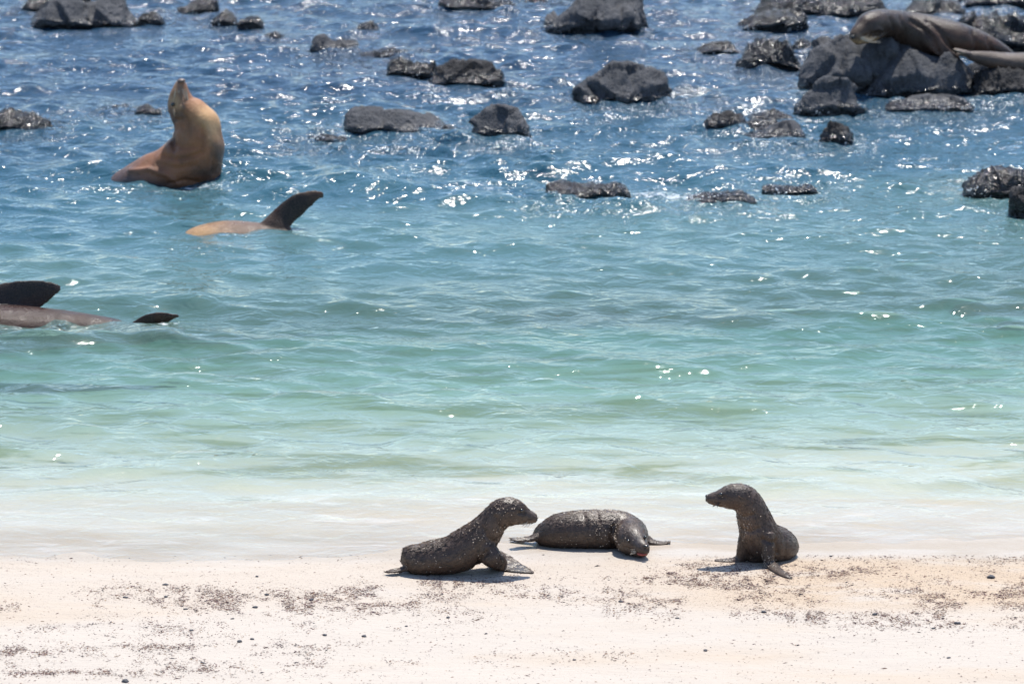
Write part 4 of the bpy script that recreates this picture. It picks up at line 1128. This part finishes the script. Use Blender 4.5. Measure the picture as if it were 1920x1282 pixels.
def second():
    Y0 = sea(1880, 189).y + 0.30
    root_p = at(1900, 125, Y0)
    conv = lambda rows: [(x, y, z, rb, ra) for (x, y, z, ra, rb) in px_rows(rows, Y0)]
    body = loft(conv([(1812, 103, 0, 6, 8), (1830, 107, 0, 11, 13), (1856, 112, 0, 15, 18), (1884, 117, 0, 18, 23), (1920, 121, 0, 22, 30), (1970, 120, 0, 28, 38), (2040, 116, 0, 36, 44), (2110, 112, 0, 34, 40), (2160, 104, -.02, 26, 28), (2190, 96, -.02, 22, 24), (2215, 96, -.02, 14, 16), (2232, 99, -.02, 6, 8)]), DEPTH, 8, 24)
    f1 = loft(conv([(1822, 104, 0, 7, 8), (1808, 99, -.02, 5, 10), (1796, 95, -.03, 3.5, 11), (1788, 93, -.04, 2, 6)]), DEPTH, 5, 14)
    f2 = loft(conv([(1822, 105, .03, 6, 8), (1806, 102, .05, 4, 10), (1794, 101, .07, 2, 7)]), DEPTH, 5, 14)
    me = grow_skin([body, f1, f2], 0.008, 4)
    root = root_at("sea_lion", root_p, "second sea lion cut off by the right frame edge, its flippers pale and wet")
    shift(me, root_p)
    L = lambda px, py, dy=0: tuple(at(px, py, Y0 + dy) - root_p)
    tone(me, (0.075, 0.050, 0.040), [(L(1800, 97), (.06, .2, .05), (0.36, 0.29, 0.22), .85), (L(1870, 122), (.1, .2, .04), (.18, .10, .06), .5)])
    link("body", me, HIDE_DRY, root)
second()

# ------------------------------------------------------------------ spray: white beads standing in for sun glints on water and wet rocks
def glint():
    rng = np.random.RandomState(31)
    Xf, Yf, Zf, Cf = X_W.ravel(), Y_W.ravel(), Z_W.ravel(), CH_W.ravel()
    m = (Yf > 14.5) & (Yf < 31) & (np.abs(Xf) < 6)
    clump = sstep(0.05, 0.55, fbm(p3(Xf * 3.2, Yf * 2.0), 3, 55))
    far = sstep(17, 22, Yf)
    pr = np.where(m, clump * (0.050 * Cf ** 1.3 + 0.0011 * far), 0)
    k = np.nonzero(rng.rand(len(pr)) < pr)[0]
    P = np.stack([Xf[k] + rng.normal(0, .012, len(k)), Yf[k] + rng.normal(0, .015, len(k)), Zf[k] + 0.001], 1)
    S_ = 0.0016 + 0.0048 * rng.rand(len(k)) ** 2.5
    Ps, Ss = [P], [S_]
    for o in S.objects:
        if o.type == 'MESH' and o.get("category") == "rock":
            st = o.data.materials[0].name
            A = get_co(o.data) + np.array(o.location); N = get_no(o.data)
            face = sstep(0.15, 0.6, -N[:, 1] * 0.55 + N[:, 2] * 0.8)
            cl = sstep(0.0, 0.5, fbm(A * 7, 3, 66))
            if 'wet' in st:
                p = 0.05 * face * cl * (A[:, 2] > -0.01) * sstep(0.45, 0.1, A[:, 2]) + 0.22 * sstep(0.05, 0.0, np.abs(A[:, 2] - 0.012)) * (N[:, 1] < 0.2) * cl
            else:
                p = 0.16 * sstep(0.035, 0.0, np.abs(A[:, 2] - 0.012)) * (N[:, 1] < 0.2) * cl
            j = np.nonzero(rng.rand(len(p)) < p)[0]
            Ps.append(A[j] + N[j] * 0.001 + rng.normal(0, .006, (len(j), 3))); Ss.append(0.0014 + 0.0042 * rng.rand(len(j)) ** 2.2)
    P = np.concatenate(Ps); S_ = np.concatenate(Ss)
    bm = bmesh.new(); bmesh.ops.create_icosphere(bm, subdivisions=1, radius=1)
    bv = np.array([v.co[:] for v in bm.verts]); bf = np.array([[v.index for v in f.verts] for f in bm.faces]); bm.free()
    n = len(P)
    V = (P[:, None, :] + bv[None] * S_[:, None, None] * np.array([1.2, 1.2, 1.0])).reshape(-1, 3)
    F = (np.arange(n)[:, None, None] * len(bv) + bf[None]).reshape(-1, 3)
    me = mesh_np("glint_beads", V, F, True)
    t = NT("white_glint"); t.bsdf(rgb(0.86, 0.87, 0.88), 0.28, None, 0.9)
    print("spray beads", n)
    o = link("glint_beads", me, t.m, kind="stuff")
    tag(o, "glistening white spray beads standing in for sun sparkle on ripples round the dark rocks", "sea spray")
glint()

# ------------------------------------------------------------------ beach litter: shredded seaweed, pebbles
def litter():
    rng = np.random.RandomState(77)
    N = 520000
    px = rng.uniform(-60, 1980, N); py = rng.uniform(1040, 1300, N)
    def band(x0, y0, x1, y1, s, fade=160):
        yy = y0 + (y1 - y0) * (px - x0) / (x1 - x0)
        return np.exp(-((py - yy) / s) ** 2) * sstep(x0 - fade, x0 + fade * .3, px) * sstep(x1 + fade, x1 - fade * .3, px)
    dn = 0.012 + 0 * px
    dn += 0.9 * band(-100, 1142, 180, 1136, 7, 60) + 0.9 * band(230, 1130, 560, 1128, 8) + 0.40 * band(200, 1108, 640, 1118, 12) + 0.5 * band(420, 1140, 760, 1136, 12)
    dn += 0.8 * band(640, 1112, 800, 1095, 9, 60) + 0.5 * band(820, 1090, 1240, 1080, 8) + 0.3 * band(700, 1120, 1300, 1120, 24, 100) + 0.6 * band(640, 1135, 730, 1138, 9, 40)
    dn += 0.5 * band(250, 1212, 560, 1208, 5) + 0.5 * band(-100, 1222, 80, 1224, 8, 60) + 0.35 * band(300, 1258, 620, 1246, 6) + 0.5 * band(-100, 1261, 180, 1260, 5, 60)
    dn += 0.30 * band(1280, 1075, 1960, 1062, 22) + 0.42 * band(1300, 1100, 1960, 1100, 30) + 0.55 * band(1600, 1162, 1960, 1158, 14) + 0.35 * band(1340, 1150, 1700, 1160, 9) + .45 * band(1760, 1120, 1960, 1125, 22)
    dn += 0.2 * band(130, 1180, 560, 1175, 16) + 0.10 * band(840, 1150, 1300, 1140, 22) + 0.10 * band(0, 1230, 700, 1230, 30) + 0.10 * band(780, 1240, 1150, 1225, 12)
    cl = fbm(p3(px * 0.012, py * 0.045), 4, 7)
    cl2 = fbm(p3(px * 0.05, py * 0.12), 3, 19)
    dn = dn * (sstep(-0.35, 0.40, cl) * 1.3) * (0.15 + 1.2 * sstep(-0.25, 0.45, cl2)) + 0.006
    keep = rng.rand(N) < np.clip(dn * 1.3, 0, 1) * 0.85
    px, py = px[keep], py[keep]
    n = len(px)
    # project to the sand
    a = (px - 960) / F_PX; b = (641 - py) / F_PX
    D = np.stack([a, _cp + b * _sp, -_sp + b * _cp], 1)
    t = np.full(n, 11.0)
    for _ in range(12):
        q = np.array([0, 0, CAM_H]) + D * t[:, None]
        z = ground_z(q[:, 0], q[:, 1])
        t = (z - CAM_H) / D[:, 2]
    q = np.array([0, 0, CAM_H]) + D * t[:, None]
    q[:, 2] = ground_z(q[:, 0], q[:, 1]) + 0.001
    ang = rng.normal(0, 0.45, n) + np.where(rng.rand(n) < .3, rng.rand(n) * 6, 0)
    l = (0.0012 + 0.0028 * rng.rand(n) ** 2.2); w_ = l * (0.25 + 0.4 * rng.rand(n)); l = l * (1 + 0.9 * rng.rand(n))
    big = rng.rand(n) < 0.03; l = np.where(big, l * 2.2, l)
    u = np.stack([np.cos(ang), np.sin(ang), rng.normal(0, .18, n)], 1); v = np.stack([-np.sin(ang), np.cos(ang), rng.normal(0, .25, n)], 1)
    up = np.array([0, 0, 1.0]) * (l * (0.10 + 0.25 * rng.rand(n)))[:, None]
    V = np.stack([q - u * l[:, None], q + v * w_[:, None], q + u * l[:, None] * (0.7 + .5 * rng.rand(n))[:, None], q - v * w_[:, None], q + up], 1).reshape(-1, 3)
    f = np.array([(0, 1, 4), (1, 2, 4), (2, 3, 4), (3, 0, 4)])
    F = (np.arange(n)[:, None, None] * 5 + f[None]).reshape(-1, 3)
    me = mesh_np("seaweed_litter", V, F, False)
    h = rng.rand(n)
    pal = np.array([(0.11, 0.065, 0.065), (0.21, 0.12, 0.085), (0.07, 0.065, 0.072), (0.33, 0.22, 0.14), (0.24, 0.15, 0.15)])
    pk = rng.choice(5, n, p=[.3, .2, .2, .15, .15])
    C = np.repeat(pal[pk] * (0.7 + .7 * rng.rand(n))[:, None], 5, 0)
    cattr(me, "tone", C)
    t_ = NT("dried_seaweed"); t_.bsdf(t_.attr("tone", "Color"), 0.8, None, .2)
    o = link("seaweed_litter", me, t_.m, kind="stuff")
    tag(o, "shredded brown and purple seaweed bits and shell grit strewn in bands over the sand", "seaweed")
litter()
def mat_pebble():
    t = NT("pebble"); c = t.coords()
    t.bsdf(t.mix(t.noise(c, 120, 3), rgb(.035, .035, .042), rgb(.12, .12, .13)), .75, t.bump(t.noise(c, 300, 2), .5, .002), .3)
    return t.m
PEB = mat_pebble()
PEBBLES = [(310, 1096, 5, "dark flat pebble above the seaweed band, highest of the left side"), (311, 1119, 5, "dark pebble on the upper edge of the left seaweed band"), (236, 1120, 5, "dark pebble left of its twin on the left seaweed band"),
 (436, 1160, 4, "lone black pebble on clean sand below the left seaweed band"), (478, 1139, 6, "grey oval pebble at the lower edge of the left seaweed band"), (449, 1203, 5, "round black pebble on the lower left sand"), (473, 1198, 4, "small black pebble just right of the round black one"),
 (609, 1191, 5, "black pebble at the right end of the lower left scatter"), (359, 1182, 5, "flat dark pebble in the thin scatter of the lower left sand"), (348, 1142, 5, "pale grey pebble under the left seaweed band"), (500, 1115, 5, "dark blue grey pebble among seaweed behind the left band"),
 (584, 1125, 5, "dark pebble at the right part of the left seaweed band"), (235, 1278, 8, "grey stone at the bottom edge of the beach"), (380, 1243, 5, "grey oval pebble between the two lowest litter lines"), (682, 1193, 6, "long flat dark pebble on clean sand left of centre"), (1164, 1128, 5, "dark grey pebble on speckled sand below the lying pup"),
 (1077, 1237, 4, "small dark pebble on clean sand near the bottom centre"), (911, 1188, 3, "tiny dark pebble on clean sand below the left pup"), (1640, 1152, 6, "flat dark blue pebble on the clean patch right of the right pup"), (1795, 1169, 6, "flat dark grey pebble left of the purple seaweed heap"),
 (1858, 1083, 7, "large dark pebble on speckled sand near the right edge"), (1323, 1220, 5, "flat dark pebble on clean sand below the right pup"), (1779, 1233, 4, "small dark pebble low on the clean sand at the right"), (1432, 1148, 5, "dark pebble in the thin scatter below the right pup"), (1750, 1178, 4, "little dark pebble under the flat dark grey one"),
 (840, 1158, 4, "small flat dark pebble at the lower edge of the speckled sand"), (1270, 1159, 4, "small grey pebble on the rim of the clean sand in the centre right"), (762, 1174, 3, "tiny grey pebble left of centre on the clean sand"), (482, 1081, 4, "small dark pebble near the water line on the left"), (1558, 1043, 3, "tiny dark pebble near the water line right of the right pup")]
for k, (px, py, r_, lab) in enumerate(PEBBLES):
    q = on_sand(px, py); m = mpp(q.y)
    bm = bmesh.new(); bmesh.ops.create_icosphere(bm, subdivisions=2, radius=1)
    rr = random.Random(k); sx, sy, sz = r_ * m * rr.uniform(.75, 1.15), r_ * m * rr.uniform(.6, .9), r_ * m * rr.uniform(.35, .55)
    for v in bm.verts:
        g = 1 + 0.45 * float(vnoise(np.array([[v.co.x * 1.6 + k, v.co.y * 1.6, v.co.z * 1.6]]))[0])
        v.co = Vector((v.co.x * sx * g, v.co.y * sy * g, v.co.z * sz * g))
    me = bpy.data.meshes.new("pebble"); bm.to_mesh(me); bm.free()
    me.polygons.foreach_set("use_smooth", np.ones(len(me.polygons), bool))
    o = link("pebble", me, PEB); o.location = (q.x, q.y, gz(q.x, q.y) + sz * 0.45); o.rotation_euler.z = rr.uniform(-.5, .5)
    tag(o, lab, "pebble", "dark pebbles on the sand")
print("tris", sum(len(o.data.polygons) for o in S.objects if o.type == 'MESH'))
